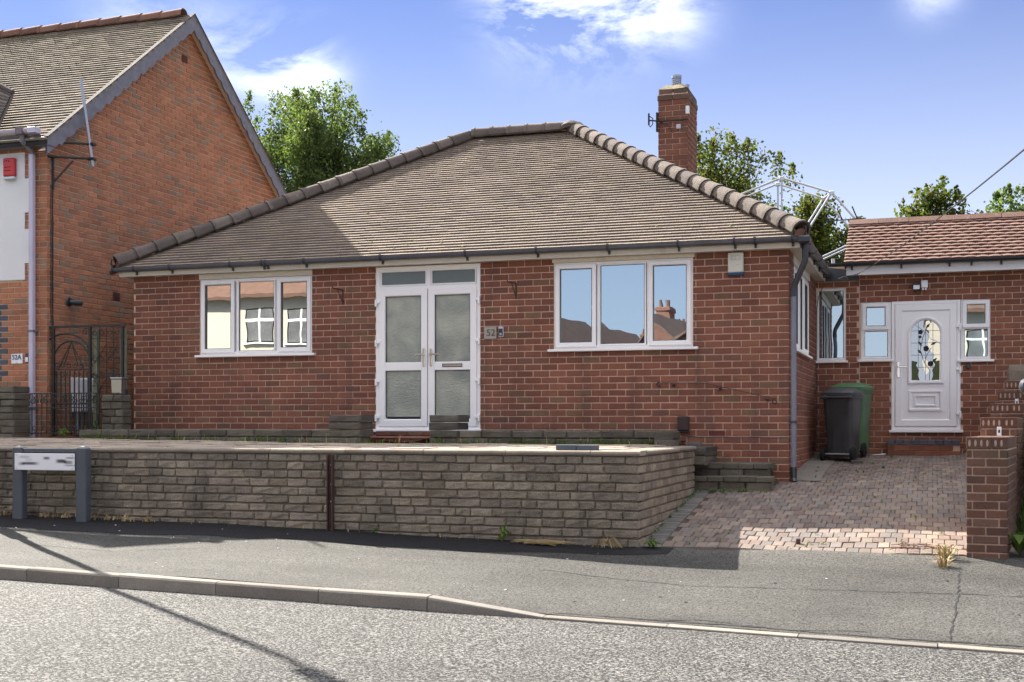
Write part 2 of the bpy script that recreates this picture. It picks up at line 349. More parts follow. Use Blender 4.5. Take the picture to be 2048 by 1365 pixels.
m_paver_g = M('grey_paver', [(.15, .145, .135), (.17, .16, .15), (.13, .125, .12)], .93, (3, .2), (90, .35), ((110, .9),), [(MOSS, 3, .62, .1, .5)])
m_sand = M('joint_sand', (.075, .06, .045), .98, (5, .3), (100, .4), ((80, .8),), [((.05, .075, .02), 2.5, .60, .08, .8)])
m_slab = M('terrace_slab', [(.34, .28, .22), (.37, .30, .24), (.31, .26, .215)], .93, (4, .25), (80, .3), ((70, .6),), [((.10, .09, .07), 6, .60, .12, .5)])
m_soil = M('soil', (.06, .048, .036), .98, (6, .3), (60, .4), ((50, 1.2),), [((.05, .075, .02), 4, .55, .12, .7)])
m_road = asphalt('road_chippings', (.20, .195, .185), (.008, .008, .008), 54, .53, 260, .14)
m_pave = asphalt('worn_asphalt', (.088, .085, .077), (.015, .0148, .0143), 66, .48, 240, .26)
m_kerb = M('kerb_concrete', [(0.209, 0.19, 0.1632), (0.228, 0.205, 0.1734), (0.19, 0.175, 0.153)], .92, (4, .15), (140, .35), ((120, .8),), [((.07, .06, .055), 70, .64, .06, .4)])
m_crack = M('tar_crack', (.015, .015, .015), .95, bump=())
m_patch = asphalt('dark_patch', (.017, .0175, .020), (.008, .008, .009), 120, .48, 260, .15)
m_lawn = M('rough_ground', (.06, .07, .03), .98, (.5, .3), (12, .3), ((20, 1.5),))
m_glass = glass_mat('window_glass', (.012, .014, .016), .52, .06, (.97, .99, 1.0))
m_glass_r = glass_mat('blue_window_glass', (.012, .014, .016), .54, .10, (.70, .88, 1.0))
m_glass_b = glass_mat('small_pane_glass', (.014, .016, .018), .5, .12, (.80, .94, 1.0))
m_frost = frosted_mat('rippled_glass')
m_chrome = M('polished_metal', (.75, .72, .68), .18, (3, .0), (50, .0), (), metal=1.0)
m_galv = M('galvanised_steel', (.42, .44, .47), .38, (6, .1), (60, .1), (), metal=.85)
m_alu = M('dull_alloy', (.55, .57, .6), .45, (6, .1), (60, .1), (), metal=.7)
m_red = M('red_plastic', (.5, .03, .03), .35, (3, .05), (50, .0), (), spec=.5)
m_cream = M('cream_plastic', (.62, .60, .50), .4, (3, .04), (50, .0), (), [((.42, .36, .25), 5, .66, .1, .4)])
m_navy = M('blue_plastic', (.02, .07, .16), .35, (3, .05), (50, .0), ())
m_brown = M('brown_enamel', (.045, .028, .027), .4, (4, .2), (60, .2), ((40, .2),))
m_rust = M('rusty_channel', (.075, .042, .036), .6, (5, .25), (60, .3), ((70, .4),), [((.16, .06, .03), 9, .62, .1, .5)])
m_signgrey = M('charcoal_post', (.08, .087, .10), .6, (4, .15), (60, .1), ((60, .2),))
m_white = M('white_enamel', (.82, .82, .83), .35, (3, .03), (50, .0), ())
m_lead = M('lead_sheet', (.07, .08, .095), .5, (3, .3), (40, .2), ((12, .8),), metal=.3)
m_render = M('white_render', (.74, .74, .75), .85, (1.2, .05), (90, .06), ((120, .3),))
m_timber = M('greened_timber', (.19, .21, .14), .85, (3, .3), (40, .3), ((40, .6),), [((.28, .32, .22), 5, .58, .12, .6)], stretch=(6, 6, .8))
m_binG = M('grey_bin_plastic', (.05, .053, .058), .42, (4, .2), (60, .1), ((70, .15),), [((.11, .11, .12), 6, .64, .1, .4)], spec=.5)
m_bing = M('green_bin_plastic', (.075, .165, .075), .45, (4, .2), (60, .1), ((70, .15),), [((.12, .2, .12), 6, .64, .1, .35)], spec=.5)
m_rubber = M('black_rubber', (.012, .012, .013), .7, bump=())
m_bark = M('grey_bark', (.085, .072, .058), .95, (3, .3), (40, .3), ((25, 1.2),), stretch=(4, 4, 1))
m_leafA = leaf_mat('poplar_leaf', [(.05, .078, .036), (.085, .12, .05), (.125, .16, .065), (.17, .20, .075)])
m_leafB = leaf_mat('sycamore_leaf', [(0.041, 0.06, 0.019), (0.0656, 0.088, 0.0247), (0.0984, 0.112, 0.0285), (0.1394, 0.12, 0.038)])
m_weed = leaf_mat('weed_leaf', [(.06, .11, .022), (.09, .15, .03), (.13, .17, .04)], .3)
m_straw = M('dry_straw', [(.36, .27, .13), (.42, .33, .17), (.28, .19, .09)], .8, bump=())
m_creamhouse = M('cream_render', (.64, .61, .50), .9, (.8, .08), (40, .06), ((60, .3),))
m_redhouse = M('red_terrace_wall', (.22, .095, .06), .9, (.8, .2), (8, .2), ((30, .4),))
m_slate = M('brown_slate', (.15, .085, .06), .85, (2, .2), (6, .2), ((12, .8),))

# ------------------------------------------------------------------ helpers: bricklaying
def lay(u0, u1, z0, z1, h, Ln, opens=(), lim=None, gap=.013, shift=0.0, minlen=.035):
    out = []; i = 0; z = z0
    while z < z1 - h * .3:
        zm = z + h / 2; a, b = (u0, u1) if lim is None else lim(zm)
        segs = [(a, b)]
        for (oa, ob, oz0, oz1) in opens:
            if oz0 < zm < oz1:
                ns = []
                for (p, q) in segs:
                    if ob <= p or oa >= q: ns.append((p, q)); continue
                    if oa > p: ns.append((p, oa))
                    if ob < q: ns.append((ob, q))
                segs = ns
        for (p, q) in segs:
            k = math.floor((p - u0 - shift) / Ln) - 1
            while True:
                s = u0 + shift + k * Ln + (Ln / 2 if i % 2 else 0); k += 1
                if s >= q - .005: break
                a0 = max(s, p); a1 = min(s + Ln, q)
                if a1 - a0 < minlen: continue
                out.append((a0 + (gap / 2 if a0 > p else .002), a1 - (gap / 2 if a1 < q else .002), z + gap / 2, z + h - gap / 2))
        z += h; i += 1
    return out
def brick_face(mb, a, b, z0, z1, d, c, j=.0015, w=.03):
    r = lambda: random.uniform(-j, j)
    q = [(a + c, z0 + c), (b - c, z0 + c), (b - c, z1 - c), (a + c, z1 - c)]
    o = [(a, z0), (b, z0), (b, z1), (a, z1)]
    o = [(x + r(), z + r()) for x, z in o]
    vs = [(x, -w, z) for x, z in o] + [(x, d - c * .6, z) for x, z in o] + [(x + r(), d + r(), z + r()) for x, z in q]
    fs = [(8, 9, 10, 11)] + [(4 + i, 4 + (i + 1) % 4, 8 + (i + 1) % 4, 8 + i) for i in range(4)] + [(i, (i + 1) % 4, 4 + (i + 1) % 4, 4 + i) for i in range(4)]
    mb.add(vs, fs)
def bricks(parent, T, items, Ln, h, m, nobj, d=.009, c=.004, name='brick', face=brick_face, variants=4, gap=.013, stuffname='brickwork'):
    ranked = sorted(items, key=lambda q: -shown([T(u, d, z) for u in (q[0], q[1]) for z in (q[2], q[3])]))
    O = Vector(T(0, 0, 0)); base = []
    for k in range(variants):
        mb = MB(lambda u, n, z: tuple(Vector(T(u, n, z)) - O)); face(mb, -(Ln - gap) / 2, (Ln - gap) / 2, -(h - gap) / 2, (h - gap) / 2, d, c)
        me = build(mb, name=name); me.materials.append(m); base.append(me)
    ax = 0 if abs(T(1, 0, 0)[0] - T(0, 0, 0)[0]) > .5 else 1
    for (a, b, z0, z1) in ranked[:nobj]:
        s = [1, 1, 1]; s[ax] = (b - a) / (Ln - gap); s[2] = (z1 - z0) / (h - gap)
        inst(name, random.choice(base), parent, T((a + b) / 2, random.uniform(-.0018, .0022), (z0 + z1) / 2), (random.uniform(-.004, .004), random.uniform(-.004, .004), random.uniform(-.004, .004)), s)
    rest = ranked[nobj:]
    if rest:
        mb = MB(T)
        for (a, b, z0, z1) in rest: face(mb, a, b, z0, z1, d + random.uniform(-.0018, .0022), c)
        obj(stuffname, mb, m, parent, kind='stuff')
def stone_face(mb, a, b, z0, z1, d, c, j=.004, w=.05):
    GX, GZ = (0, .05, .3, .68, .95, 1), (0, .13, .5, .87, 1); nx, nz = 5, 4; P = []
    for k in range(nz + 1):
        for i in range(nx + 1):
            fx, fz = GX[i], GZ[k]; edge = (i in (0, nx)) or (k in (0, nz))
            x = a + (b - a) * fx + random.uniform(-j, j) * .8; z = z0 + (z1 - z0) * fz + random.uniform(-j, j) * (1.0 if not edge else .7)
            n = d + random.uniform(-.0045, .004)
            if edge: n = d * .34 + random.uniform(-.004, .003)
            P.append((x, n, z))
    n0 = len(P); ring = [i for i in range(nx + 1)] + [(nx + 1) * k + nx for k in range(1, nz + 1)] + [(nx + 1) * nz + i for i in range(nx - 1, -1, -1)] + [(nx + 1) * k for k in range(nz - 1, 0, -1)]
    vs = P + [(P[i][0], -w, P[i][2]) for i in ring]
    fs = [((nx + 1) * k + i, (nx + 1) * k + i + 1, (nx + 1) * (k + 1) + i + 1, (nx + 1) * (k + 1) + i) for k in range(nz) for i in range(nx)]
    m_ = len(ring); fs += [(ring[i], ring[(i + 1) % m_], n0 + (i + 1) % m_, n0 + i) for i in range(m_)]
    mb.add(vs, fs)
def sheet(mb, u0, u1, z0, z1, opens, n=0.0, depth=.12, lim_poly=None):
    """flat wall face with openings cut out and their reveals turned inwards"""
    us = sorted({u0, u1, *[q for o in opens for q in o[:2] if u0 < q < u1]}); zs = sorted({z0, z1, *[q for o in opens for q in o[2:] if z0 < q < z1]})
    for i in range(len(us) - 1):
        for k in range(len(zs) - 1):
            um, zm = (us[i] + us[i + 1]) / 2, (zs[k] + zs[k + 1]) / 2
            if any(o[0] < um < o[1] and o[2] < zm < o[3] for o in opens): continue
            mb.add([(us[i], n, zs[k]), (us[i + 1], n, zs[k]), (us[i + 1], n, zs[k + 1]), (us[i], n, zs[k + 1])], [(0, 1, 2, 3)])
    for (a, b, p, q) in opens:
        for (s0, s1) in (((a, p), (a, q)), ((b, p), (b, q)), ((a, p), (b, p)), ((a, q), (b, q))):
            mb.add([(s0[0], n, s0[1]), (s1[0], n, s1[1]), (s1[0], n - depth, s1[1]), (s0[0], n - depth, s0[1])], [(0, 1, 2, 3)])
# tiles on a slope: P0 = eave origin, ex = along eave, es = up the slope, en = outwards
def tile_geom(mb, P0, ex, es, en, a0, a1, b0, b1, t0, t1, th, camber=0.0, lift=.004):
    P = lambda u, t, n: tuple(P0 + ex * u + es * t + en * n)
    if camber == 0:
        vs = [P(a0, t0, lift), P(a1, t0, lift), P(a1, t0, lift + th), P(a0, t0, lift + th), P(b0, t1, -.004), P(b1, t1, -.004), P(b1, t1, .004), P(b0, t1, .004)]
        mb.add(vs, [(0, 1, 2, 3), (4, 7, 6, 5), (3, 2, 6, 7), (0, 3, 7, 4), (1, 5, 6, 2), (0, 4, 5, 1)])
    else:
        n = 4; vs = []
        for t, lo, hi in ((t0, lift, lift + th), (t1, -.004, .004)):
            for q, nn in ((0, lo), (1, hi)):
                for i in range(n + 1):
                    f = i / n; u = (a0 + (a1 - a0) * f) if t == t0 else (b0 + (b1 - b0) * f)
                    vs.append(P(u, t, nn + camber * (1 - (2 * f - 1) ** 2) - camber))
        A, B, Cc, D = 0, n + 1, 2 * (n + 1), 3 * (n + 1); fs = []
        for i in range(n): fs += [(A + i, A + i + 1, B + i + 1, B + i), (B + i, B + i + 1, D + i + 1, D + i)]
        fs += [(A, B, D, Cc), (A + n, Cc + n, D + n, B + n)]
        mb.add(vs, fs)
def tile_slope(parent, P0, ex, es, en, width, length, hipl, hipr, m, nobj, w=.165, g=.0935, th=.03, camber=0.0, jit=.002, name='tile', stuffname='tiling'):
    """hipl / hipr: how far the left / right end moves in per metre up the slope"""
    P0 = Vector(P0); items = []; rows = int(length / g)
    for r in range(rows + 1):
        t0 = r * g; t1 = min(t0 + g * 1.35, length + .02)
        k = -1
        while True:
            u0 = k * w + (w / 2 if r % 2 else 0); k += 1
            if u0 > width: break
            u1 = u0 + w - .003
            lo = max(u0, hipl * t0), min(u1, width - hipr * t0); hi = max(u0, hipl * t1), min(u1, width - hipr * t1)
            if lo[1] - lo[0] < .02: continue
            if hi[1] - hi[0] < .005: mid = min(max((hi[0] + hi[1]) / 2, lo[0]), lo[1]); hi = (mid, mid + .004)
            items.append((lo[0], lo[1], hi[0], hi[1], t0, t1, abs(lo[0] - u0) < 1e-6 and abs(lo[1] - u1) < 1e-6 and abs(hi[0] - u0) < 1e-6 and abs(hi[1] - u1) < 1e-6))
    W = lambda u, t: tuple(P0 + ex * u + es * t)
    def keyf(q): return -shown([W(q[0], q[4]), W(q[1], q[4]), W(q[0], q[4] + g), W(q[1], q[4] + g)])
    items.sort(key=keyf)
    picked = [q for q in items if q[6]][:nobj]; pk = set(id(q) for q in picked); base = []
    if picked:
        for v in range(5):
            mb = MB(); L0 = P0 * 0
            tile_geom(mb, L0, ex, es, en, -w / 2 + .0015, w / 2 - .0015, -w / 2 + .0015, w / 2 - .0015, random.uniform(-.001, .001), g * 1.35, th + random.uniform(-.001, .002), camber)
            me = build(mb, name=name); me.materials.append(m); base.append(me)
        for q in picked:
            inst(name, random.choice(base), parent, P0 + ex * ((q[0] + q[1]) / 2) + es * (q[4] + random.uniform(-jit, jit) * .6) + en * random.uniform(0, jit * .5), None)
    mb = MB()
    for q in items:
        if id(q) in pk: continue
        e = random.uniform(-jit, jit) * .8
        tile_geom(mb, P0 + en * random.uniform(0, jit * .5), ex, es, en, q[0], q[1], q[2], q[3], q[4] + e, q[5], th + random.uniform(-.002, .003), camber)
    if mb.f: obj(stuffname, mb, m, parent, kind='stuff', recalc=False)
def ridge_mesh(m, r0=.115, r1=.098, ln=.36, th=.016, n=9, name='ridge_tile', drop=.05):
    mb = MB(); rings = []
    for x, rr in ((0, r0), (.045, r0 * .99), (.05, r0 * .93), (ln, r1)):
        rings.append([(x, rr * math.cos(math.pi * k / n), rr * math.sin(math.pi * k / n) * .92 - drop * (1 if k in (0, n) else 0) * .6) for k in range(n + 1)])
    inner = [[(x, y * (1 - th / r0), z - th) for (x, y, z) in r] for r in rings]
    nn = n + 1; vs = [p for r in rings for p in r] + [p for r in inner for p in r]; fs = []; o = 4 * nn
    for i in range(3):
        for k in range(n): fs.append((i * nn + k, i * nn + k + 1, (i + 1) * nn + k + 1, (i + 1) * nn + k))
    for k in range(n):
        fs.append((k, o + k, o + k + 1, k + 1)); fs.append((3 * nn + k, 3 * nn + k + 1, o + 3 * nn + k + 1, o + 3 * nn + k))
    for i in range(3): fs.append((o + i * nn, o + (i + 1) * nn, (i + 1) * nn, i * nn)); fs.append((o + i * nn + n, i * nn + n, (i + 1) * nn + n, o + (i + 1) * nn + n))
    mb.add(vs, fs); mb.sm = True; me = build(mb, name=name); me.materials.append(m); return me
def ridge_run(parent, me, A, B, step, name='ridge_tile'):
    """tiles laid from A (low end) up to B, each lapping over the one below"""
    A, B = Vector(A), Vector(B); d = (B - A).normalized(); n = int(((B - A).length - .26) / step)
    y = Vector((0, 0, 1)).cross(d).normalized(); z = d.cross(y); rot = Matrix((d, y, z)).transposed()
    for i in range(n + 1):
        q = (rot @ Matrix.Rotation(random.uniform(-.03, .03), 3, 'X') @ Matrix.Rotation(-.045, 3, 'Y')).to_euler()
        inst(name, me, parent, A + d * (i * step + random.uniform(-.006, .006)) + z * .012, q)

# ================================================================== SETTING: ground, road, kerb, pavement
roadH = lambda X: -(1.488 + .0225 * X)
kerbH = lambda X: roadH(X) + float(np.interp(X, [-3.62, -2.72], [.106, .016]))
wallH = lambda X: float(np.interp(X, [-14, -9.76, -8.0, -6.05, -4.1, -2.7, 4], [-.98, -1.03, -1.062, -1.095, -1.16, -1.185, -1.19]))
YK, YKB, YW = 8.84, 8.965, 11.95
def paveH(X, Y):
    t = (Y - YKB) / (YW - YKB); t = min(max(t, 0), 1.2)
    return kerbH(X) * (1 - t) + wallH(X) * t - .028 * math.sin(math.pi * min(t, 1)) + .004 * math.sin(X * 1.9 + Y * 1.3) + .003 * math.sin(X * 4.1)
def grid(fn, xs, ys, skirt=None):
    mb = MB(); nx, ny = len(xs), len(ys)
    mb.add([(x, y, fn(x, y)) for y in ys for x in xs], [(j * nx + i, j * nx + i + 1, (j + 1) * nx + i + 1, (j + 1) * nx + i) for j in range(ny - 1) for i in range(nx - 1)]); return mb
def groundH(X, Y):
    if Y < 12.2: return -(2.0 + .0225 * max(min(X, 60), -60))
    return float(np.interp(Y, [12.2, 12.6, 20, 26, 60], [-2.0, -1.6, -.62, -.5, -.45]))
xs = list(np.linspace(-600, -40, 15)) + list(np.linspace(-36, 30, 34)) + list(np.linspace(40, 600, 15))
ys = list(np.linspace(-600, -30, 12)) + [-12, 0, 12.2, 12.6, 16, 20, 26, 40, 60, 150, 300, 600]
o = obj('ground', grid(groundH, xs, ys), m_lawn, recalc=False); tag(o, kind='structure')
o = obj('road', grid(lambda X, Y: roadH(X) + .018 * math.sin(math.pi * min(max((YK - Y) / 7.0, 0), 1)), list(np.linspace(-45, 30, 60)), list(np.linspace(1.6, YK + .02, 12))), m_road, recalc=False); tag(o, kind='structure')
o = obj('pavement', grid(paveH, list(np.linspace(-16, 9, 126)), list(np.linspace(YKB - .01, 12.05, 24))), m_pave, recalc=False); tag(o, kind='structure'); pavement = o
o = obj('opposite_pavement', grid(lambda X, Y: roadH(X) + .1, list(np.linspace(-45, 30, 30)), [-6, -3, 0, 1.45]), m_pave, recalc=False); tag(o, kind='structure')
mb = MB(); mb.prism([(-45, 1.45, roadH(-45) - .2), (30, 1.45, roadH(30) - .2), (30, 1.45, roadH(30) + .104), (-45, 1.45, roadH(-45) + .104)], (0, .13, 0))
o = obj('opposite_kerb', mb, m_kerb); tag(o, kind='structure')
kerb = obj('kerb', (lambda q: q.prism([(-16, YK + .02, roadH(-16) - .2), (9, YK + .02, roadH(9) - .2), (9, YK + .02, roadH(9) - .02), (-16, YK + .02, roadH(-16) - .02)], (0, .09, 0)) or q)(MB()), m_sand)
tag(kerb, kind='structure')
kx = -3.62 - .915 * 14
while kx < 8:
    x1 = kx + .915; mb = MB(); rows = []
    for x in (kx + .003, x1 - .004):
        t = kerbH(x); b = .018 if t - roadH(x) > .05 else .006; dz = random.uniform(-.003, .003)
        rows.append([(x, YK, roadH(x) - .12), (x, YK, t - b + dz), (x, YK + b * .6, t - b * .25 + dz), (x, YK + b * 1.4, t + dz), (x, YKB - .004, t + dz), (x, YKB - .004, roadH(x) - .12)])
    mb.loft(rows); obj('kerb_stone', mb, m_kerb, kerb); kx = x1
# cracks and joints in the pavement
def strip(pts, w, zf, name, m, parent, dz=.004, wob=.012):
    mb = MB(); P = []
    for (a, b) in zip(pts[:-1], pts[1:]):
        n = max(2, int(math.dist(a, b) / .06))
        for i in range(n): P.append((a[0] + (b[0] - a[0]) * i / n, a[1] + (b[1] - a[1]) * i / n))
    P.append(pts[-1]); vs = []; fs = []
    for i, p in enumerate(P):
        q = P[min(i + 1, len(P) - 1)]; r = P[max(i - 1, 0)]; d = Vector((q[0] - r[0], q[1] - r[1])).normalized(); nrm = Vector((-d.y, d.x)); o = random.uniform(-wob, wob); ww = w * random.uniform(.4, 1.4) * .5
        for s in (-1, 1): X, Y = p[0] + nrm.x * (o + s * ww), p[1] + nrm.y * (o + s * ww); vs.append((X, Y, zf(X, Y) + dz))
        if i: fs.append((2 * i - 2, 2 * i - 1, 2 * i + 1, 2 * i))
    mb.add(vs, fs); return obj(name, mb, m, parent, recalc=False)
for pts, w in (([(-3.3, 10.62), (-1.9, 10.42), (-.6, 10.55), (1.2, 10.62)], .012), ([(.22, 11.3), (.20, 10.6), (.17, 9.9), (.115, 9.08)], .012), ([(-8.4, 10.2), (-7.3, 10.05), (-6.6, 10.55)], .010),
               ([(-9.2, 9.9), (-8.6, 9.85)], .010), ([(-2.7, 9.02), (-1.5, 9.04), (0, 9.03), (2, 9.02)], .022), ([(-.9, 9.06), (-.4, 9.2)], .012), ([(-2.0, 9.03), (-1.6, 9.14), (-1.1, 9.05)], .014)):
    strip(pts, w, paveH, 'crack', m_crack, pavement)

def patch_shade_edge(X): return 11.17 + .10 * math.sin(X * .9) + .03 * math.sin(X * 5.1) + max(0, X + 4.2) * .32  # tarmac strip by the wall; its near-black colour also paints in the wall's shadow
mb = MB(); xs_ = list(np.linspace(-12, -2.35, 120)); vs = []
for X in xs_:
    for f in np.linspace(0, 1, 8): Y = patch_shade_edge(X) + (11.985 - patch_shade_edge(X)) * f; vs.append((X, Y, paveH(X, Y) + .004))
mb.add(vs, [(i * 8 + k, i * 8 + k + 1, i * 8 + k + 9, i * 8 + k + 8) for i in range(119) for k in range(7)]); obj('tarmac_shadow_patch', mb, m_patch, pavement, recalc=False)
# terrace behind the retaining wall
def terrH(X, Y): return -.262 + .055 * min(max((-X - 7) / 5, 0), 1) * min(max((Y - 12.2) / 2, 0), 1) + .012 * (Y - 12.2) / 3
terrace = obj('terrace', grid(lambda X, Y: terrH(X, Y) - .012, list(np.linspace(-14.5, -2.8, 24)), [12.1, 12.6, 13.2, 14, 14.8, 15.4, 15.78]), m_sand, recalc=False); tag(terrace, kind='structure')
vm = []
for k in range(3):
    mb = MB(); mb.box(-.222, .222, -.148, .148, -.03, .008 + .004 * k, .006); me = build(mb, name='paving_slab'); me.materials.append(m_slab); vm.append(me)
for r in range(9):
    for k in range(27):
        X = -14.2 + k * .45 + (.22 if r % 2 else 0); Y = 12.33 + r * .303
        if X > -2.95: continue
        inst('paving_slab', random.choice(vm), terrace, (X, Y, terrH(X, Y) + random.uniform(-.004, .005)), (random.uniform(-.01, .012), random.uniform(-.01, .01), random.uniform(-.01, .01)))

# driveway
driveH = lambda X, Y: float(np.interp(Y, [11.9, 12.1, 13.2, 14.9, 15.8, 17.5, 19.7], [-1.195, -1.168, -1.02, -.80, -.69, -.56, -.42])) + .012 * math.sin(X * 2.1 + .6) * min(1, max(0, (Y - 12)) / 2) + .01 * math.sin(X * 3 + Y * 2.2)
drive = obj('driveway', grid(lambda X, Y: driveH(X, Y) - .012, list(np.linspace(-2.95, .75, 26)), list(np.linspace(11.98, 19.75, 50))), m_sand, recalc=False); tag(drive, kind='structure')
pv = []
for k in range(5):
    mb = MB(); j = lambda: random.uniform(-.003, .003)
    mb.box(-.0525 + j() * .5, .0525 + j() * .5, -.1025 + j() * .5, .1025 + j() * .5, -.05, .002 + j(), .006); me = build(mb, name='paving_block'); me.materials.append(m_paver); pv.append(me)
gv = []
for k in range(3):
    mb = MB(); mb.box(-.1, .1, -.0505, .0505, -.05, .003, .007); me = build(mb, name='paving_block'); me.materials.append(m_paver_g); gv.append(me)
blocks = []
Y = 12.02; ci = 0
while Y < 19.5:
    xcol = -2.43 + (.054 if ci % 2 else 0)
    while xcol < .70: blocks.append((xcol, Y + .1, 0)); xcol += .1085
    Y += .2085; ci += 1
Y = 12.06
while Y < 14.9: blocks.append((-2.59, Y, 1)); Y += .108
Y = 14.0
blocks.sort(key=lambda q: -shown([(q[0] + a, q[1] + b, driveH(q[0], q[1])) for a in (-.05, .05) for b in (-.1, .1)]))
def blk_rot(X, Y):
    return (math.atan((driveH(X, Y + .1) - driveH(X, Y - .1)) / .2) + random.uniform(-.018, .018), -math.atan((driveH(X + .05, Y) - driveH(X - .05, Y)) / .1) + random.uniform(-.02, .02), random.uniform(-.012, .012))
rest = {0: MB(), 1: MB()}
for i, (X, Y, g) in enumerate(blocks):
    p = (X + random.uniform(-.002, .002), Y + random.uniform(-.003, .003), driveH(X, Y) + random.uniform(-.003, .004)); rt = blk_rot(X, Y)
    if i < 300: inst('paving_block', random.choice(gv if g else pv), drive, p, rt)
    else:
        mt = Matrix.Translation(p) @ Euler(rt).to_matrix().to_4x4(); q = MB(lambda a, b, c: tuple(mt @ Vector((a, b, c))))
        (q.box(-.1, .1, -.0505, .0505, -.05, .003, .007) if g else q.box(-.0525, .0525, -.1025, .1025, -.05, .002, .006)); rest[g].add(q.v, q.f)
for g, m in ((0, m_paver), (1, m_paver_g)):
    if rest[g].f: obj('block_paving', rest[g], m, drive, kind='stuff', recalc=False)
# concrete strip against the bungalow side wall
o = obj('concrete_strip', grid(lambda X, Y: driveH(X, Y) + .012, [-1.67, -1.3], list(np.linspace(15.85, 19.5, 14))), m_kerb, recalc=False); tag(o, kind='structure')
# next property's drive
o = obj('next_driveway', grid(lambda X, Y: driveH(.4, Y) - .03, list(np.linspace(.76, 7, 12)), list(np.linspace(11.98, 19.8, 16))), m_patch, recalc=False); tag(o, kind='structure')

# ================================================================== windows and doors
def window(parent, T, x0, x1, z0, z1, lights, sill=True, glass=None, sillx=.055):
    glass = glass or m_glass
    mb = MB(T); mb.ring(x0, x1, z0, z1, .045, -.012, -.085, .01)
    us = sorted({l[0] for l in lights} | {l[1] for l in lights})
    for l in lights[1:]:
        if abs(l[2] - lights[0][2]) < .02 or l[0] > lights[0][0] + .05: mb.box(l[0] - .022, l[0] + .022, -.085, -.014, z0 + .04, z1 - .04)
    w = obj('window', mb, m_upvc, parent)
    for (a, b, p, q, kind) in lights:
        if kind == 'sash':
            s = MB(T); s.ring(a, b, p, q, .062, .012, -.05, .016); obj('sash', s, m_upvc, w); e = .06
            g = MB(T); g.ring(a + .052, b - .052, p + .052, q - .052, .012, .001, -.04, .001); obj('gasket', g, m_black, w)
        else:
            s = MB(T); s.ring(a, b, p, q, .026, -.004, -.06, .012); obj('bead', s, m_upvc, w); e = .024
            g = MB(T); g.ring(a + .020, b - .020, p + .020, q - .020, .008, -.012, -.045, .001); obj('gasket', g, m_black, w)
        g = MB(T); ty = random.uniform(-.0015, .0015); tz = random.uniform(-.0015, .0015)
        g.add([(a + e, -.026 + ty, p + e), (b - e, -.026 - ty, p + e), (b - e, -.026 - ty + tz, q - e), (a + e, -.026 + ty + tz, q - e)], [(0, 1, 2, 3)]); obj('pane', g, glass, w)
    if sill:
        s = MB(T); s.box(x0 - sillx, x1 + sillx, -.08, .06, z0 - .035, z0 - .001, .006); obj('sill', s, m_upvc, w)
    return w
def hinge(parent, T, x, z, n=.02, s=1):
    mb = MB(T); mb.box(x, x + .055 * s, n, n + .018, z - .02, z + .02, .004); mb.box(x + .045 * s, x + .075 * s, n - .01, n + .026, z - .065, z + .03, .005); obj('hinge', mb, m_upvc, parent)
def handle(parent, T, x, z, n, s=1):
    mb = MB(T); mb.box(x - .02, x + .02, n, n + .012, z - .16, z + .08, .008); mb.box(x - .012, x + .012, n + .012, n + .05, z - .012, z + .012, .004); mb.box(x - .014, x + .13 * s, n + .04, n + .056, z - .012, z + .010, .005)
    mb.box(x - .008, x + .008, n + .012, n + .016, z - .11, z - .08); obj('handle', mb, m_chrome, parent)

# ================================================================== BUNGALOW
XL, XR, YF, YB = -11.11, -1.671, 15.80, 23.5
FT, RT = front(YF), right(XR)
bung = thing('bungalow', 'red brick bungalow with hipped tiled roof, white double doors and the plaque 52', 'bungalow', (-6.4, YF, -.7))
WL = (-10.0, -8.2, 1.0, 2.085); WR = (-4.685, -2.853, .985, 2.11); DR = (-7.225, -5.703, -.07, 2.155); WS = (16.35, 18.4, .97, 2.05)
head = 2.165
f_open = [WL[:3] + (head,), WR[:3] + (head,), DR[:3] + (head,)]
mb = MB(FT); sheet(mb, XL, XR, -1.0, 2.2, f_open); wall = obj('wall', mb, m_mortar, bung, recalc=False)
mb = MB(RT); sheet(mb, YF, YB, -1.0, 2.2, [WS[:3] + (2.13,)]); wall2 = obj('wall', mb, m_mortar, bung, recalc=False)
mb = MB(); mb.box(XL, XL + .01, YF + .001, YB, -1.0, 2.2); mb.box(XL + .001, XR - .001, YB - .01, YB + .002, -1.0, 2.2); mb.box(XL + .02, XR - .02, YF + .13, YF + .14, -1, 2.2); mb.box(XR - .14, XR - .13, YF + .15, YB - .02, -1, 2.2); obj('inner_lining', mb, m_deck, bung)
BH = .0856; BL = .2265
airb = [(-2.66, -2.44, -.144, -.066), (-8.16, -7.93, -.144, -.066), (-5.01, -4.78, -.144, -.066)]
items = lay(XL - .004, XR + .008, -.745, 2.17, BH, BL, f_open + [(a, b, z0 + .001, z1 - .001) for a, b, z0, z1 in airb], shift=.03)
bricks(wall, FT, items, BL, BH, m_brick, 300)
bricks(wall2, RT, lay(YF - .008, 19.62, -.745, 2.17, BH, BL, [WS[:3] + (2.13,)], shift=.11), BL, BH, m_brick, 0)
for (a, b, z0, z1) in airb:
    mb = MB(FT); mb.box(a + .006, b - .006, -.03, .004, z0 + .004, z1 - .004, .003)
    for r in range(2):
        for k in range(6): mb.box(a + .022 + k * .033, a + .038 + k * .033, .004, .010, z0 + .020 + r * .028, z0 + .030 + r * .028)
    o = obj('air_brick', mb, M('terracotta_vent', (.16, .05, .035)) if 'terracotta_vent' not in bpy.data.materials else bpy.data.materials['terracotta_vent'], wall)
    mb = MB(FT)
    for r in range(2):
        for k in range(6): mb.box(a + .016 + k * .033, a + .032 + k * .033, .003, .0065, z0 + .016 + r * .028, z0 + .034 + r * .028)
    obj('vent_holes', mb, m_crack, wall)
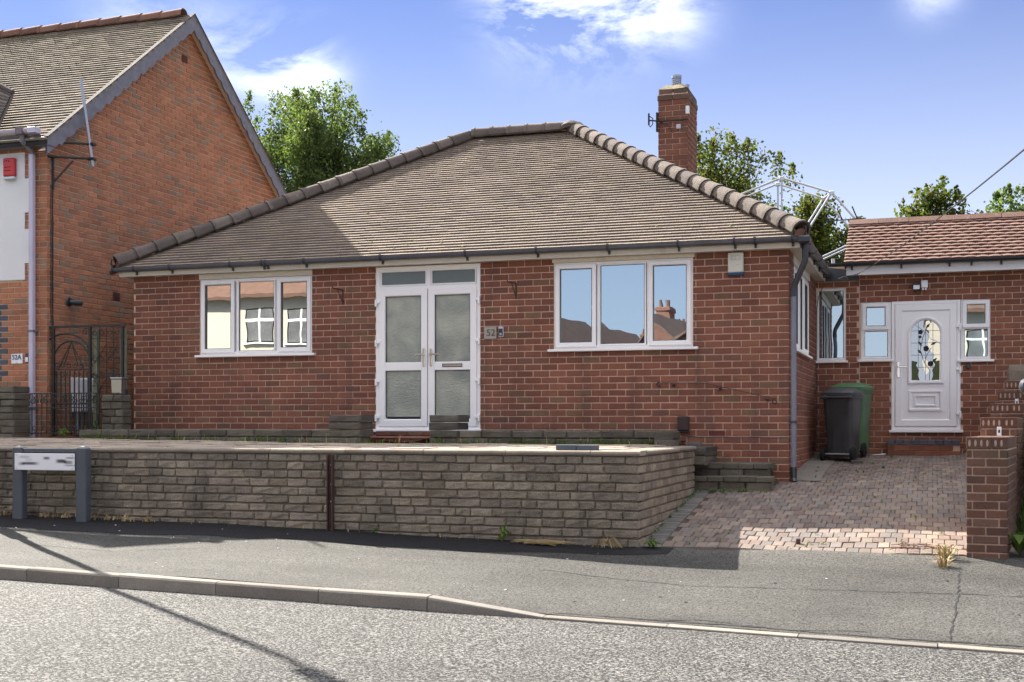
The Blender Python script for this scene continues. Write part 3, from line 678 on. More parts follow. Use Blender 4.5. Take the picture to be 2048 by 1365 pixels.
# slipped damp course near the right corner
mb = MB(FT); pts = [(-3.0 + i * .11, .006, -.152 + .006 * math.sin(i * 1.7) - .0007 * i) for i in range(13)]; mb.tube(pts, .006, 5); obj('damp_course', mb, m_black, wall)
# head boards over the windows
for (a, b) in ((WL[0] - .01, WL[1] + .01), (WR[0] - .02, WR[1] + .02)):
    mb = MB(FT); mb.box(a, b, -.06, .012, (2.088 if a < -8 else 2.113), 2.163, .004); obj('head_board', mb, m_upvc_w, bung)
mb = MB(RT); mb.box(WS[0] - .08, WS[1] + .08, -.06, .02, 2.053, 2.163, .004); obj('head_board', mb, m_upvc_w, bung)
window(bung, FT, *WL, [(-9.972, -9.435, 1.03, 2.062, 'sash'), (-9.388, -8.782, 1.03, 2.055, 'fixed'), (-8.745, -8.225, 1.03, 2.062, 'sash')])
window(bung, FT, *WR, [(-4.66, -4.115, 1.012, 2.085, 'sash'), (-4.082, -3.458, 1.02, 2.08, 'fixed'), (-3.425, -2.88, 1.012, 2.085, 'sash')], sillx=.07, glass=m_glass_r)
window(bung, RT, *WS, [(16.38, 17.0, 1.0, 2.02, 'sash'), (17.04, 17.7, 1.0, 2.02, 'fixed'), (17.74, 18.37, 1.0, 2.02, 'sash')])
# double doors with top lights
def front_doors():
    x0, x1, z0, z1 = DR
    mb = MB(FT); mb.ring(x0, x1, z0, z1, .055, .004, -.085, .01); mb.box(x0 + .04, x1 - .04, -.085, .003, 1.835, 1.885); mb.box(-6.475, -6.425, -.085, .002, 1.88, z1 - .04); mb.box(x0 - .03, x1 + .02, -.08, .045, z0 - .03, z0 + .012, .006)
    d = obj('door_frame', mb, m_upvc, bung)
    for (a, b) in ((-7.165, -6.478), (-6.422, -5.763)):
        g = MB(FT); g.ring(a, b, 1.888, z1 - .052, .022, .0, -.05, .01); obj('bead', g, m_upvc, d)
        g = MB(FT); g.add([(a + .02, -.02, 1.91), (b - .02, -.02, 1.91), (b - .02, -.02, z1 - .072), (a + .02, -.02, z1 - .072)], [(0, 1, 2, 3)]); obj('pane', g, m_frost2, d)
    for (a, b, side) in ((-7.172, -6.462, -1), (-6.448, -5.754, 1)):
        zl, zh = -.02, 1.842
        mb = MB(FT); mb.ring(a, b, zl, zh, .098, .022, -.045, .016); mb.box(a + .09, b - .09, -.045, .016, .735, .85, .006)
        lf = obj('door', mb, m_upvc, bung)
        for (p, q) in ((.845, zh - .092), (zl + .122, .74)):
            g = MB(FT); g.ring(a + .088, b - .088, p - .004, q + .004, .012, .010, -.03, .002); obj('gasket', g, m_black, lf)
            g = MB(FT); g.add([(a + .09, -.008, p), (b - .09, -.008, p), (b - .09, -.008, q), (a + .09, -.008, q)], [(0, 1, 2, 3)]); obj('pane', g, m_frost, lf)
        if side < 0: handle(lf, FT, b - .045, .95, .022, -1)
        else: handle(lf, FT, a + .045, .95, .022, 1)
        if side > 0:
            g = MB(FT); g.ring(-6.245, -5.955, .775, .822, .008, .022, .012, .002); obj('letterbox_rim', g, m_black, lf)
            g = MB(FT); g.box(-6.237, -5.963, .012, .021, .783, .814, .003); obj('letter_flap', g, m_chrome, lf)
        for z in (1.68, 1.13, .60, .11): hinge(lf, FT, (a + .02 if side < 0 else b - .02), z, .02, side)
m_frost2 = M('dark_rippled_glass', (.13, .165, .165), .3, (4, .1), (120, .15), ((90, .4),), spec=.6)
front_doors()
# fascia, soffit, gutters
EV = .15; EX0, EX1, EY0, EY1 = XL - EV, XR + EV, YF - EV, YB + EV
mb = MB(); mb.box(EX0, EX1, EY0, EY0 + .02, 2.158, 2.29); obj('fascia', mb, m_upvc_w, bung)
mb = MB(); mb.box(EX1 - .02, EX1, EY0 + .021, EY1, 2.158, 2.29); obj('fascia', mb, m_upvc_w, bung)
mb = MB(); mb.box(EX0, EX0 + .02, EY0 + .021, EY1, 2.158, 2.29); obj('fascia', mb, m_upvc_w, bung)
mb = MB(); mb.box(EX0 + .021, EX1 - .021, EY0 + .021, EY1, 2.166, 2.18); obj('soffit', mb, m_upvc_w, bung)
def gutter(parent, A, B, m, r=.056, off=(0, -1)):
    """half-round channel from A to B hung on the outer side (off) of the board"""
    A, B = Vector(A), Vector(B); o = Vector((off[0], off[1], 0)); mb = MB(); rings = []
    for P in (A, B):
        c = P + o * (r + .004); ring = [c + o * (r * math.cos(t)) + Vector((0, 0, r * 1.0 * math.sin(t))) for t in np.linspace(math.pi, 2 * math.pi, 9)]
        ring += [c + o * ((r - .006) * math.cos(t)) + Vector((0, 0, (r - .006) * math.sin(t))) for t in np.linspace(2 * math.pi, math.pi, 9)]
        rings.append([tuple(q) for q in ring])
    mb.loft(rings); mb.sm = True; return obj('gutter', mb, m, parent)
def clip(parent, P, m, r=.062, w=.03, off=(0, -1), along=(1, 0)):
    P = Vector(P); o = Vector((off[0], off[1], 0)); a = Vector((along[0], along[1], 0)); mb = MB(); rings = []
    for s in (-w / 2, w / 2):
        c = P + o * .06 + a * s
        rings.append([tuple(c + o * (r * math.cos(t)) + Vector((0, 0, r * math.sin(t)))) for t in np.linspace(math.pi * .98, 2.12 * math.pi, 10)] + [tuple(c + o * (.045 * math.cos(t)) + Vector((0, 0, .045 * math.sin(t) + .01))) for t in np.linspace(2.1 * math.pi, math.pi, 6)])
    mb.loft(rings); q = P + o * .012; mb.box(q.x - .014, q.x + .014, q.y - .014, q.y + .014, q.z - .10, q.z - .03, .003); return obj('gutter_clip', mb, m, parent)
g1 = gutter(bung, (EX0 - .03, EY0, 2.272), (EX1 + .13, EY0, 2.272), m_gut)
for x in (-10.95, -10.35, -9.36, -8.86, -8.8, -8.2, -7.05, -5.83, -4.85, -3.9, -3.0, -2.3, -2.05, -1.60): clip(bung, (x, EY0, 2.272), m_black)
g2 = gutter(bung, (EX1, EY0 - .09, 2.268), (EX1, 19.9, 2.268), m_gut, off=(1, 0))
for k in range(9): clip(bung, (EX1, EY0 + .02 + (.06 * k if k < 4 else .25 + (k - 4) * .8), 2.268), m_black, off=(1, 0), along=(0, 1))
mb = MB(); mb.tube([(EX0 - .03, EY0 - .06, 2.268), (EX0 - .06, EY0 - .06, 2.268)], .062, 10); mb.tube([(EX0 - .02, EY0 - .06, 2.25), (EX0 - .12, EY0 - .03, 2.22)], [.05, .03], 8); obj('gutter_end', mb, m_black, bung)
mb = MB(); mb.box(EX1 - .02, EX1 + .135, EY0 - .135, EY0 + .04, 2.20, 2.285, .015); obj('gutter_corner', mb, m_black, bung)
# downpipe at the right corner: outlet, swan neck, pipe, shoe
dpx, dpy = XR + .06, YF + .02
mb = MB(); mb.sm = True; mb.tube([(EX1 + .06, EY0 + .06, 2.22), (EX1 + .06, EY0 + .06, 2.02), (EX1 + .05, EY0 + .06, 1.98), (dpx + .012, dpy, 1.72), (dpx, dpy, 1.66), (dpx, dpy, 1.58)], [.04, .038, .038, .038, .038, .042], 10); obj('swan_neck', mb, m_black, bung)
mb = MB(); mb.sm = True; mb.tube([(dpx, dpy, 1.62), (dpx, dpy, -.60)], .034, 12); obj('downpipe', mb, M('pale_grey_pipe', (.19, .20, .24), .4, (4, .15), (60, .1), ()), bung)
mb = MB(); mb.tube([(dpx, dpy, .02), (dpx, dpy, .05)], .042, 10); mb.box(dpx - .075, dpx + .03, dpy - .02, dpy + .02, .025, .045); obj('pipe_clip', mb, m_black, bung)
mb = MB(); mb.tube([(dpx, dpy, -.52), (dpx, dpy, -.66), (dpx + .01, dpy - .03, -.71)], .041, 10); obj('pipe_shoe', mb, m_black, bung)
# roof
PIT = math.atan(.607); HD = (EY1 - EY0) / 2; EH = 2.292
RYc = EY0 + HD; RH = EH + HD * math.tan(PIT)
mb = MB(); v = [(EX0 - .04, EY0 - .04, EH - .03), (EX1 + .04, EY0 - .04, EH - .03), (EX1 + .04, EY1 + .04, EH - .03), (EX0 - .04, EY1 + .04, EH - .03), (EX0 + HD, RYc, RH - .015), (EX1 - HD, RYc, RH - .015)]
mb.add(v, [(0, 1, 5, 4), (1, 2, 5), (2, 3, 4, 5), (3, 0, 4), (3, 2, 1, 0)]); roof = obj('roof', mb, m_deck, bung)
cp, sp = math.cos(PIT), math.sin(PIT); SL = HD / cp + .06
Xv, Yv = Vector((1, 0, 0)), Vector((0, 1, 0))
tile_slope(roof, (EX0 - .04, EY0 - .05, EH - .028), Xv, Vector((0, cp, sp)), Vector((0, -sp, cp)), EX1 - EX0 + .08, SL, cp, cp, m_tile, 300)
tile_slope(roof, (EX1 + .05, EY0 - .04, EH - .028), Yv, Vector((-cp, 0, sp)), Vector((sp, 0, cp)), EY1 - EY0 + .08, SL, cp, cp, m_tile, 0, g=.1)
tile_slope(roof, (EX0 - .05, EY1 + .04, EH - .028), -Yv, Vector((cp, 0, sp)), Vector((-sp, 0, cp)), EY1 - EY0 + .08, SL, cp, cp, m_tile, 0, g=.1)
tile_slope(roof, (EX1 + .04, EY1 + .05, EH - .028), -Xv, Vector((0, -cp, sp)), Vector((0, sp, cp)), EX1 - EX0 + .08, SL, cp, cp, m_tile, 0, g=.1)
rm = ridge_mesh(m_ridge, .143, .104, .37, .024)
PL = (EX0 + HD, RYc, RH + .055); PR = (EX1 - HD, RYc, RH + .055)
ridge_run(roof, rm, (EX0 - .02, EY0 - .02, EH + .055), PL, .305)
ridge_run(roof, rm, (EX1 + .02, EY0 - .02, EH + .055), PR, .305)
ridge_run(roof, rm, (EX1, EY1, EH + .055), PR, .305); ridge_run(roof, rm, (EX0, EY1, EH + .055), PL, .305)
ridge_run(roof, rm, (PL[0] + .05, PL[1], PL[2] + .01), (PR[0] - .05, PR[1], PR[2] + .01), .305)
mb = MB(); mb.sm = True
mb.loft([[(PR[0] + r * math.cos(a) * 1.2, PR[1] + r * math.sin(a) * 1.1, PR[2] + z + .012 * math.sin(a * 3)) for a in np.linspace(0, 2 * math.pi, 12, endpoint=False)] for r, z in ((.17, .0), (.17, .06), (.12, .115), (.03, .13))]); obj('ridge_cap', mb, m_ridge, roof)
for (x, y, s) in ((EX0 - .06, EY0 - .06, -1), (EX1 + .06, EY0 - .06, 1)):      # hip irons
    mb = MB(); mb.tube([(x - s * .08, y + .08, EH + .0), (x, y, EH - .005), (x + s * .02, y - .02, EH + .05), (x + s * .015, y - .012, EH + .11), (x - s * .01, y + .01, EH + .12), (x - s * .015, y + .015, EH + .09)], .011, 6); obj('hip_iron', mb, m_iron, roof)
    mb = MB(); d = Vector((s, -1, 0)).normalized(); p = Vector((-d.y, d.x, 0)); c = Vector((x - s * .05, y + .05, EH - .005))
    mb.prism([tuple(c + p * (.1 * math.cos(a)) + Vector((0, 0, .1 * math.sin(a)))) for a in np.linspace(0, math.pi, 9)], d * .02); obj('mortar_plug', mb, m_ridge_n, roof)
# moss tufts on the tiles
mb = MB()
for k in range(46):
    u = random.uniform(1.0, 9.2); t = random.choice([random.uniform(.02, .5), random.uniform(.02, 4.2)])
    P = Vector((EX0, EY0, EH)) + Xv * u + Vector((0, cp, sp)) * t + Vector((0, -sp, cp)) * .02
    if u < cp * t + .2 or u > (EX1 - EX0) - cp * t - .2: continue
    r = random.uniform(.012, .03); mb.loft([[tuple(P + Vector((r * q * math.cos(a), r * q * math.sin(a) * .7, z * r + .3 * r * q * math.sin(a)))) for a in np.linspace(0, 2 * math.pi, 6, endpoint=False)] for q, z in ((1, -.2), (.9, .5), (.3, .9))])
obj('moss', mb, M('roof_moss', (.12, .12, .03)), roof, kind='stuff')

# chimney
def chimney():
    cx0, cx1, cy0, cy1 = -4.03, -3.575, 19.32, 20.09; zb, zt = 2.9, 5.05
    mb = MB(); mb.box(cx0, cx1, cy0, cy1, zb, zt + .1); ch = obj('chimney', mb, m_mortar, bung)
    bricks(ch, front(cy0), lay(cx0 - .004, cx1 + .008, zb, zt - .06, BH, .226, gap=.013), .226, BH, m_brick, 0, d=.011)
    bricks(ch, right(cx1), lay(cy0 - .008, cy1, zb, zt - .06, BH, .226, shift=.06, gap=.013), .226, BH, m_brick, 0, d=.011)
    for k, (e, z0, z1) in enumerate(((.02, zt - .02, zt + .075), (.002, zt + .075, zt + .165))):
        mb = MB(); n = 2
        for i in range(n):
            mb.box(cx0 - e + i * (cx1 - cx0 + 2 * e) / n + .002, cx0 - e + (i + 1) * (cx1 - cx0 + 2 * e) / n - .002, cy0 - e, cy0 + .1, z0, z1 - .004, .012)
        for i in range(3): mb.box(cx1 + e - .1, cx1 + e, cy0 - e + .102 + i * .24, cy0 - e + .34 + i * .24, z0, z1 - .004, .012)
        mb.box(cx0 - e, cx0 - e + .1, cy0 - e + .102, cy1 + e, z0, z1 - .004, .012); mb.box(cx0, cx1, cy1 - .1, cy1 + e - .002, z0, z1 - .004, .01)
        obj('corbel', mb, m_sooty, ch)
    mb = MB(); mb.loft([[(cx0 + a, cy0 + b, z + .012 * math.sin(a * 20 + b * 9)) for a, b in q] for q, z in (([(0, 0), (.228, -.005), (.455, 0), (.455, .77), (.228, .77), (0, .77)], zt + .165), ([(.1, .1), (.228, .09), (.35, .1), (.35, .66), (.22, .67), (.1, .66)], zt + .245))]); obj('flaunching', mb, M('lichen_mortar', (.30, .25, .16), .95, (6, .4), (50, .3)), ch)
    for (x, y, r, h) in ((-3.79, 19.55, .072, .20), (-3.66, 19.75, .034, .10)):
        mb = MB(); mb.sm = True; z = zt + .22; mb.tube([(x, y, z), (x, y, z + h * .8), (x, y, z + h * .82), (x, y, z + h), (x, y, z + h)], [r, r, r * 1.12, r * 1.12, r * .8], 14)
        p = obj('chimney_pot', mb, m_galv, ch)
        if r > .05:
            mb = MB()
            for k in range(4): mb.tube([(x, y, z + .05 + k * .03), (x, y, z + .058 + k * .03)], r * 1.05, 14)
            obj('louvre', mb, m_black, p)
    return ch
m_sooty = M('sooty_brick', [(.12, .075, .055), (.14, .085, .06), (.11, .08, .058)], .95, (4, .3), (60, .3), ((90, .6),), [((.10, .07, .03), 3, .56, .15, .5)])
chimney()
# aerial bracket, box and cables on the chimney
t = thing('aerial_bracket', 'empty black aerial bracket clamped to the chimney stack of the bungalow', 'bracket', (-4.03, 19.3, 4.72))
mb = MB(); mb.box(-4.07, -3.55, 19.285, 19.31, 4.705, 4.722); mb.box(-4.06, -4.03, 19.26, 19.31, 4.55, 4.85, .004); obj('strap', mb, m_iron, t)
mb = MB(); mb.tube([(-4.05, 19.28, 4.72), (-4.16, 19.26, 4.73)], .012, 6); mb.tube([(-4.17, 19.26, 4.84), (-4.17, 19.26, 4.66)], .016, 6); mb.tube([(-4.17, 19.24, 4.80), (-4.10, 19.22, 4.75), (-4.10, 19.22, 4.66), (-4.14, 19.23, 4.62), (-4.17, 19.24, 4.66)], .008, 6); obj('clamp', mb, m_iron, t)
mb = MB(); mb.tube([(-4.0, 19.295, 4.70), (-3.9, 19.295, 4.67), (-3.84, 19.295, 4.60), (-3.80, 19.295, 4.52)], .006, 5); obj('cable', mb, m_black, t)
mb = MB(front(19.31)); mb.box(-3.745, -3.675, 0, .03, 4.575, 4.645, .006); solo('junction_box', mb, m_lilac, 'small grey junction box on the front of the chimney', 'box', (-3.71, 19.31, 4.61))
mb = MB(); mb.box(-3.60, -3.545, 19.285, 19.33, 4.80, 4.92, .005); solo('cable_box', mb, m_white, 'small white box on the corner edge of the chimney', 'box', (-3.57, 19.3, 4.86))

# dressings on the front wall
t = thing('alarm_box', 'cream burglar alarm box with a blue base high on the red brick front wall', 'alarm box', (-2.31, YF, 1.87))
mb = MB(FT); mb.box(-2.408, -2.215, .008, .065, 1.895, 2.142, .01); obj('cover', mb, m_cream, t)
mb = MB(FT); mb.box(-2.41, -2.213, .01, .062, 1.857, 1.893, .008); obj('strobe', mb, m_navy, t)
mb = MB(FT); mb.ring(-2.372, -2.252, 2.045, 2.112, .008, .0665, .062, .001); mb.ring(-2.36, -2.31, 2.055, 2.095, .006, .0668, .062, .001); mb.box(-2.30, -2.27, .0655, .067, 1.985, 1.99); obj('emblem', mb, M('faded_blue_print', (.28, .38, .42)), t)
def plaque(label, T, x0, x1, z0, z1, text, size, m, mt, name='number_plaque', tx=0, sub=None):
    c = Vector(T((x0 + x1) / 2, 0, z0)); t = thing(name, label, 'sign', c)
    mb = MB(T); mb.box(x0, x1, .010, .026, z0, z1, .004); obj('plate', mb, m, t)
    lines = [(text, size, (z0 + z1) / 2 + (.02 if sub else 0))] + ([(sub, size * .28, z0 + .018)] if sub else [])
    for (tx_, sz, zc) in lines:
        cu = bpy.data.curves.new('lettering', 'FONT'); cu.body = tx_; cu.size = sz; cu.align_x = 'CENTER'; cu.align_y = 'CENTER'; cu.extrude = .002; cu.offset = .0008
        tmp = bpy.data.objects.new('lettering', cu); C.objects.link(tmp); me = bpy.data.meshes.new_from_object(tmp.evaluated_get(bpy.context.evaluated_depsgraph_get())); bpy.data.objects.remove(tmp)
        o = bpy.data.objects.new('lettering', me); C.objects.link(o); me.materials.clear(); me.materials.append(mt); o.parent = t; o.rotation_euler = (R(90), 0, 0); o.location = Vector(T((x0 + x1) / 2 + tx, .030, zc)) - c; ORG[o] = c
    return t
m_brushed = M('brushed_steel', (.40, .38, .34), .35, (3, .1), (50, .1), (), metal=.7, stretch=(1, 1, 20))
plaque('square steel plaque with the number 52 beside the double doors', FT, -5.646, -5.472, 1.138, 1.298, '52', .125, m_brushed, M('dull_brass', (.10, .085, .05), .5, bump=(), metal=.4), tx=.012)
t = thing('doorbell', 'black and silver video doorbell to the right of the number 52 plaque', 'doorbell', (-5.407, YF, 1.16))
mb = MB(FT); mb.box(-5.445, -5.372, .008, .03, 1.158, 1.302, .012); obj('body', mb, m_alu, t)
mb = MB(FT); mb.box(-5.438, -5.379, .03, .034, 1.175, 1.272, .006); obj('face', mb, m_black, t)
mb = MB(FT); mb.tube([(-5.408, .034, 1.20), (-5.408, .037, 1.20)], .017, 14); obj('button', mb, m_galv, t)
t = thing('meter_box', 'small dark brown gas vent box low on the front wall near the dwarf wall end', 'vent box', (-2.965, YF, -.09))
mb = MB(FT); mb.box(-3.035, -2.895, .008, .10, -.075, .108, .012); obj('cover', mb, m_brown, t)
mb = MB(FT); mb.box(-3.045, -2.885, .008, .085, -.092, -.075, .004); mb.box(-3.028, -2.902, .10, .106, .06, .066); obj('base', mb, m_black, t)
for i, (x, lab) in enumerate(((-7.72, 'black iron hanging basket bracket on the brick between left window and double doors'), (-5.20, 'black iron hanging basket bracket on the brick between double doors and right window'))):
    t = thing('basket_bracket', lab, 'bracket', (x, YF, 1.66), 'hanging basket brackets on the front wall')
    mb = MB(FT); mb.box(x - .008, x + .008, .008, .016, 1.66, 1.87); obj('back_plate', mb, m_iron, t)
    mb = MB(FT); mb.tube([(x, .012, 1.86), (x - .02, .12, 1.868), (x - .04, .22, 1.862), (x - .045, .245, 1.88), (x - .043, .235, 1.895)], .007, 5); obj('arm', mb, m_iron, t)
    mb = MB(FT); mb.tube([(x, .014, 1.70), (x - .005, .05, 1.73), (x - .012, .09, 1.78), (x - .02, .14, 1.86)], .006, 5); obj('brace', mb, m_iron, t)
def spiral(c, r0, r1, turns, a0, n=18, plane=((1, 0, 0), (0, 0, 1))):
    e1, e2 = Vector(plane[0]), Vector(plane[1]); return [tuple(Vector(c) + e1 * ((r0 + (r1 - r0) * i / n) * math.cos(a0 + turns * 2 * math.pi * i / n)) + e2 * ((r0 + (r1 - r0) * i / n) * math.sin(a0 + turns * 2 * math.pi * i / n))) for i in range(n + 1)]
t = thing('iron_wall_scroll', 'thin black iron scroll rail bolted to the brick below the right window', 'wall ornament', (-2.55, YF, .4))
y = YF - .035
mb = MB(); mb.tube([(-3.25, y, .535), (-3.0, y, .53), (-2.75, y, .525), (-2.6, y, .50), (-2.35, y, .44), (-2.0, y, .36), (-1.82, y, .315)], .004, 5); obj('rail', mb, m_iron, t)
mb = MB(); mb.tube(spiral((-3.285, y, .505), .035, .01, 1.0, 1.0), .007, 5); obj('scroll', mb, m_iron, t)
mb = MB(); mb.tube(spiral((-1.83, y, .285), .04, .01, 1.0, 1.4), .007, 5); obj('scroll', mb, m_iron, t)
for (x, z) in ((-3.10, .50), (-2.51, .45), (-1.93, .305)):
    mb = MB(); mb.tube([(x, YF, z), (x, YF - .06, z)], [.02, .013], 8); mb.tube([(x - .04, y, z + .025), (x, y, z), (x + .03, y, z + .015)], .006, 5); obj('bracket', mb, m_iron, t)

# ================================================================== ANNEXE
YX = 19.6; XT = front(YX)
ann = thing('annexe', 'single storey brick annexe with a white panelled door and pink clay tiled roof', 'annexe', (.3, YX, -.45))
aop = [(-1.66, -1.222, .968, 2.06), (-1.004, -.566, .975, 1.835), (-.566, .403, -.075, 1.835), (.403, .815, .952, 1.835)]
mb = MB(XT); sheet(mb, -1.75, 5.2, -.8, 2.40, aop); aw = obj('wall', mb, m_mortar, ann, recalc=False)
mb = MB(); mb.box(-1.6, 5.19, YX + .14, YX + .15, -.8, 2.4); mb.box(5.19, 5.2, YX, YX + 3.4, -.8, 2.4); mb.box(-1.6, 5.19, YX + 3.38, YX + 3.4, -.8, 2.4); obj('inner_lining', mb, m_deck, ann)
its = lay(-1.665, -1.03, -.72, 2.16, .0872, .2265, aop, shift=.04) + lay(-1.02, 5.2, -.70, 2.30, .0872, .2265, aop, shift=-.02)
bricks(aw, XT, its, .2265, .0872, m_brick_x, 300)
mb = MB(XT); mb.tube([(-1.025, .006, -.45), (-1.025, .006, 2.15)], .007, 4); obj('wall_joint', mb, m_mortar_n, aw)
window(ann, XT, -1.66, -1.222, .968, 2.06, [(-1.645, -1.237, .985, 2.045, 'fixed')], glass=m_glass_b, sillx=.03)
window(ann, XT, -1.004, -.57, .975, 1.835, [(-.985, -.60, 1.42, 1.815, 'sash'), (-.975, -.60, .995, 1.42, 'fixed')], glass=m_glass_b, sillx=.04)
window(ann, XT, .407, .815, .952, 1.835, [(.435, .80, 1.42, 1.815, 'sash'), (.435, .80, .975, 1.42, 'fixed')], glass=m_glass_b, sillx=.05)
def annexe_door():
    mb = MB(XT); mb.ring(-.566, .403, -.075, 1.835, .052, .006, -.085, .01); mb.box(-.60, .44, -.08, .055, -.115, -.078, .005)
    obj('door_frame', mb, m_upvc, ann)
    a, b, z0, z1 = -.512, .35, -.02, 1.782
    mb = MB(XT); mb.ring(a, b, z0, z1, .10, .022, -.045, .014); mb.add([(a + .09, .004, z0 + .09), (b - .09, .004, z0 + .09), (b - .09, .004, z1 - .09), (a + .09, .004, z1 - .09)], [(0, 1, 2, 3)])
    d = obj('door', mb, m_upvc, ann)
    # arched light
    x0, x1, zb, zs = -.285, .118, .655, 1.345; r = (x1 - x0) / 2; xc = (x0 + x1) / 2
    def outline(e): return [(x0 + e, zb + e), (x1 - e, zb + e)] + [(xc + (r - e) * math.cos(t), zs + (r - e) * math.sin(t)) for t in np.linspace(0, math.pi, 17)]
    L = [[(x, n, z) for x, z in outline(e)] for e, n in ((-.052, .004), (-.048, .022), (-.036, .030), (-.014, .026), (0, .010))]
    mb = MB(XT); mb.loft(L, cap=False); mb.sm = True; obj('arch_moulding', mb, m_upvc, d)
    mb = MB(XT); mb.add([(x, .0085, z) for x, z in outline(0)], [tuple(range(len(outline(0))))]); p = obj('pane', mb, m_glass_leaded, d)
    mb = MB(XT)
    for x in (-.185, -.085, .02): mb.box(x - .003, x + .003, .009, .013, zb, zs + math.sqrt(max(r * r - (x - xc) ** 2, 0)))
    for z in (.85, 1.03, 1.21, 1.39): w_ = r if z <= zs else math.sqrt(max(r * r - (z - zs) ** 2, 0)); mb.box(xc - w_, xc + w_, .009, .0125, z - .003, z + .003)
    obj('lead_cames', mb, m_lead, d)
    mb = MB(XT); mb.tube([(-.03, .012, .66), (-.02, .012, .80), (-.10, .012, .92), (-.16, .012, 1.10), (-.12, .012, 1.30), (-.05, .012, 1.46)], .005, 5); mb.tube([(-.10, .012, .92), (-.06, .012, 1.04), (.0, .012, 1.14)], .004, 5); mb.tube([(-.15, .012, 1.14), (-.17, .012, 1.28)], .004, 5)
    obj('rose_stem', mb, m_lead, d)
    mb = MB(XT)
    for (x, z, q) in ((-.155, 1.37, .038), (-.075, 1.125, .045), (-.015, .90, .045), (-.16, 1.30, .024)):
        for k in range(5):
            t = k * 2 * math.pi / 5; mb.tube([(x + q * .45 * math.cos(t), .010, z + q * .45 * math.sin(t)), (x + q * .45 * math.cos(t), .0145, z + q * .45 * math.sin(t))], q * .52, 8)
        mb.tube([(x, .010, z), (x, .017, z)], q * .4, 8)
    obj('rose', mb, M('plum_glass', (.022, .012, .03), .15), d)
    mb = MB(XT)
    for (x, z, t, q) in ((-.05, 1.46, .9, .05), (.03, 1.2, .5, .05), (-.16, 1.2, 2.2, .045), (-.165, 1.08, 2.4, .05), (.04, .95, .8, .055)):
        e = Vector((math.cos(t), 0, math.sin(t))); f = Vector((-math.sin(t), 0, math.cos(t))); c0 = Vector((x, .0105, z))
        mb.prism([tuple(c0 - e * q), tuple(c0 + f * q * .4), tuple(c0 + e * q), tuple(c0 - f * q * .4)], (0, .004, 0))
    obj('leaf', mb, M('dark_leaf_glass', (.012, .03, .02), .15), d)
    for s in (0, 1):
        pts = [(x0 + .005, .66), (x0 + .12, .66), (x0 + .09, .74), (x0 + .11, .80), (x0 + .07, .88), (x0 + .09, .93), (x0 + .005, .95)]; pts = [((x0 + x1 - x) if s else x, z) for x, z in pts]
        mb = MB(XT); mb.prism([(x, .0095, z) for x, z in pts], (0, .002, 0)); obj('green_glass', mb, M('olive_glass', (.07, .095, .03), .2) if 'olive_glass' not in bpy.data.materials else bpy.data.materials['olive_glass'], d)
    mb = MB(XT); mb.ring(-.325, .15, .205, .51, .045, .024, .004, .02); mb.ring(-.245, .07, .275, .44, .03, .022, .004, .012); obj('raised_panel', mb, m_upvc, d)
    handle(d, XT, a + .045, .86, .022, 1)
    for z in (1.45, .82, .17): hinge(d, XT, b - .01, z, .02, 1)
m_glass_leaded = glass_mat('leaded_glass', (.10, .13, .17), .35, .5)
annexe_door()
# annexe roof
AP = R(30); ca, sa = math.cos(AP), math.sin(AP); AY0, AH0, AX0, AX1 = 19.33, 2.405, -1.235, 5.4; ASL = 1.55
apex = (AY0 + ASL * ca, AH0 + ASL * sa)
mb = MB(); mb.prism([(AX0, AY0 - .01, AH0 - .05), (AX0, apex[0], apex[1] - .03), (AX0, AY0 + 2 * ASL * ca, AH0 - .05)], (AX1 - AX0, 0, 0)); ar = obj('roof', mb, m_deck, ann)
tile_slope(ar, (AX0, AY0 - .03, AH0 - .012), Xv, Vector((0, ca, sa)), Vector((0, -sa, ca)), AX1 - AX0, ASL, 0, 0, m_tile_x, 300, w=.168, g=.118, th=.03, camber=.007)
tile_slope(ar, (AX1, AY0 + 2 * ASL * ca + .03, AH0 - .012), -Xv, Vector((0, -ca, sa)), Vector((0, sa, ca)), AX1 - AX0, ASL, 0, 0, m_tile_x, 0, w=.168, g=.118, th=.03, camber=.007)
rx = ridge_mesh(m_tile_x, .12, .112, .46, .016)
mbr = MB(); mbr.prism([(0, -.13, -.075), (0, -.02, .012), (0, .02, .012), (0, .13, -.075), (0, .125, -.1), (0, 0, -.02), (0, -.125, -.1)], (.445, 0, 0)); mer = build(mbr, name='ridge_tile'); mer.materials.append(m_tile_x)
for k in range(15): inst('ridge_tile', mer, ar, (AX0 + k * .45, apex[0], apex[1] + .055 + random.uniform(-.003, .004)), (0, random.uniform(-.006, .006), 0))
mb = MB(); mb.box(AX0 + .03, AX1, AY0 + .05, AY0 + .075, 2.225, 2.405); obj('fascia', mb, m_fascia_x, ann)
mb = MB(); mb.box(AX0 + .06, AX1, AY0 + .076, YX + .1, 2.23, 2.245); obj('soffit', mb, m_fascia_x, ann)
gutter(ann, (-1.50, AY0 + .05, 2.40), (AX1, AY0 + .05, 2.40), m_black, r=.05)
for x in (-1.12, -.42, .25, .55, .95, 1.5): clip(ann, (x, AY0 + .05, 2.40), m_black)
mb = MB(); mb.box(-1.668, -1.03, YX - .03, YX + 3.3, 2.165, 2.26); obj('flat_roof', mb, m_lead, ann)
mb = MB(); mb.prism([(-1.66, YX - .05, 2.165), (-1.2, YX - .05, 2.165), (-1.2, YX - .05, 2.33), (-1.48, YX - .05, 2.37), (-1.66, YX - .05, 2.30)], (0, .02, 0)); obj('lead_flashing', mb, m_lead, ann)
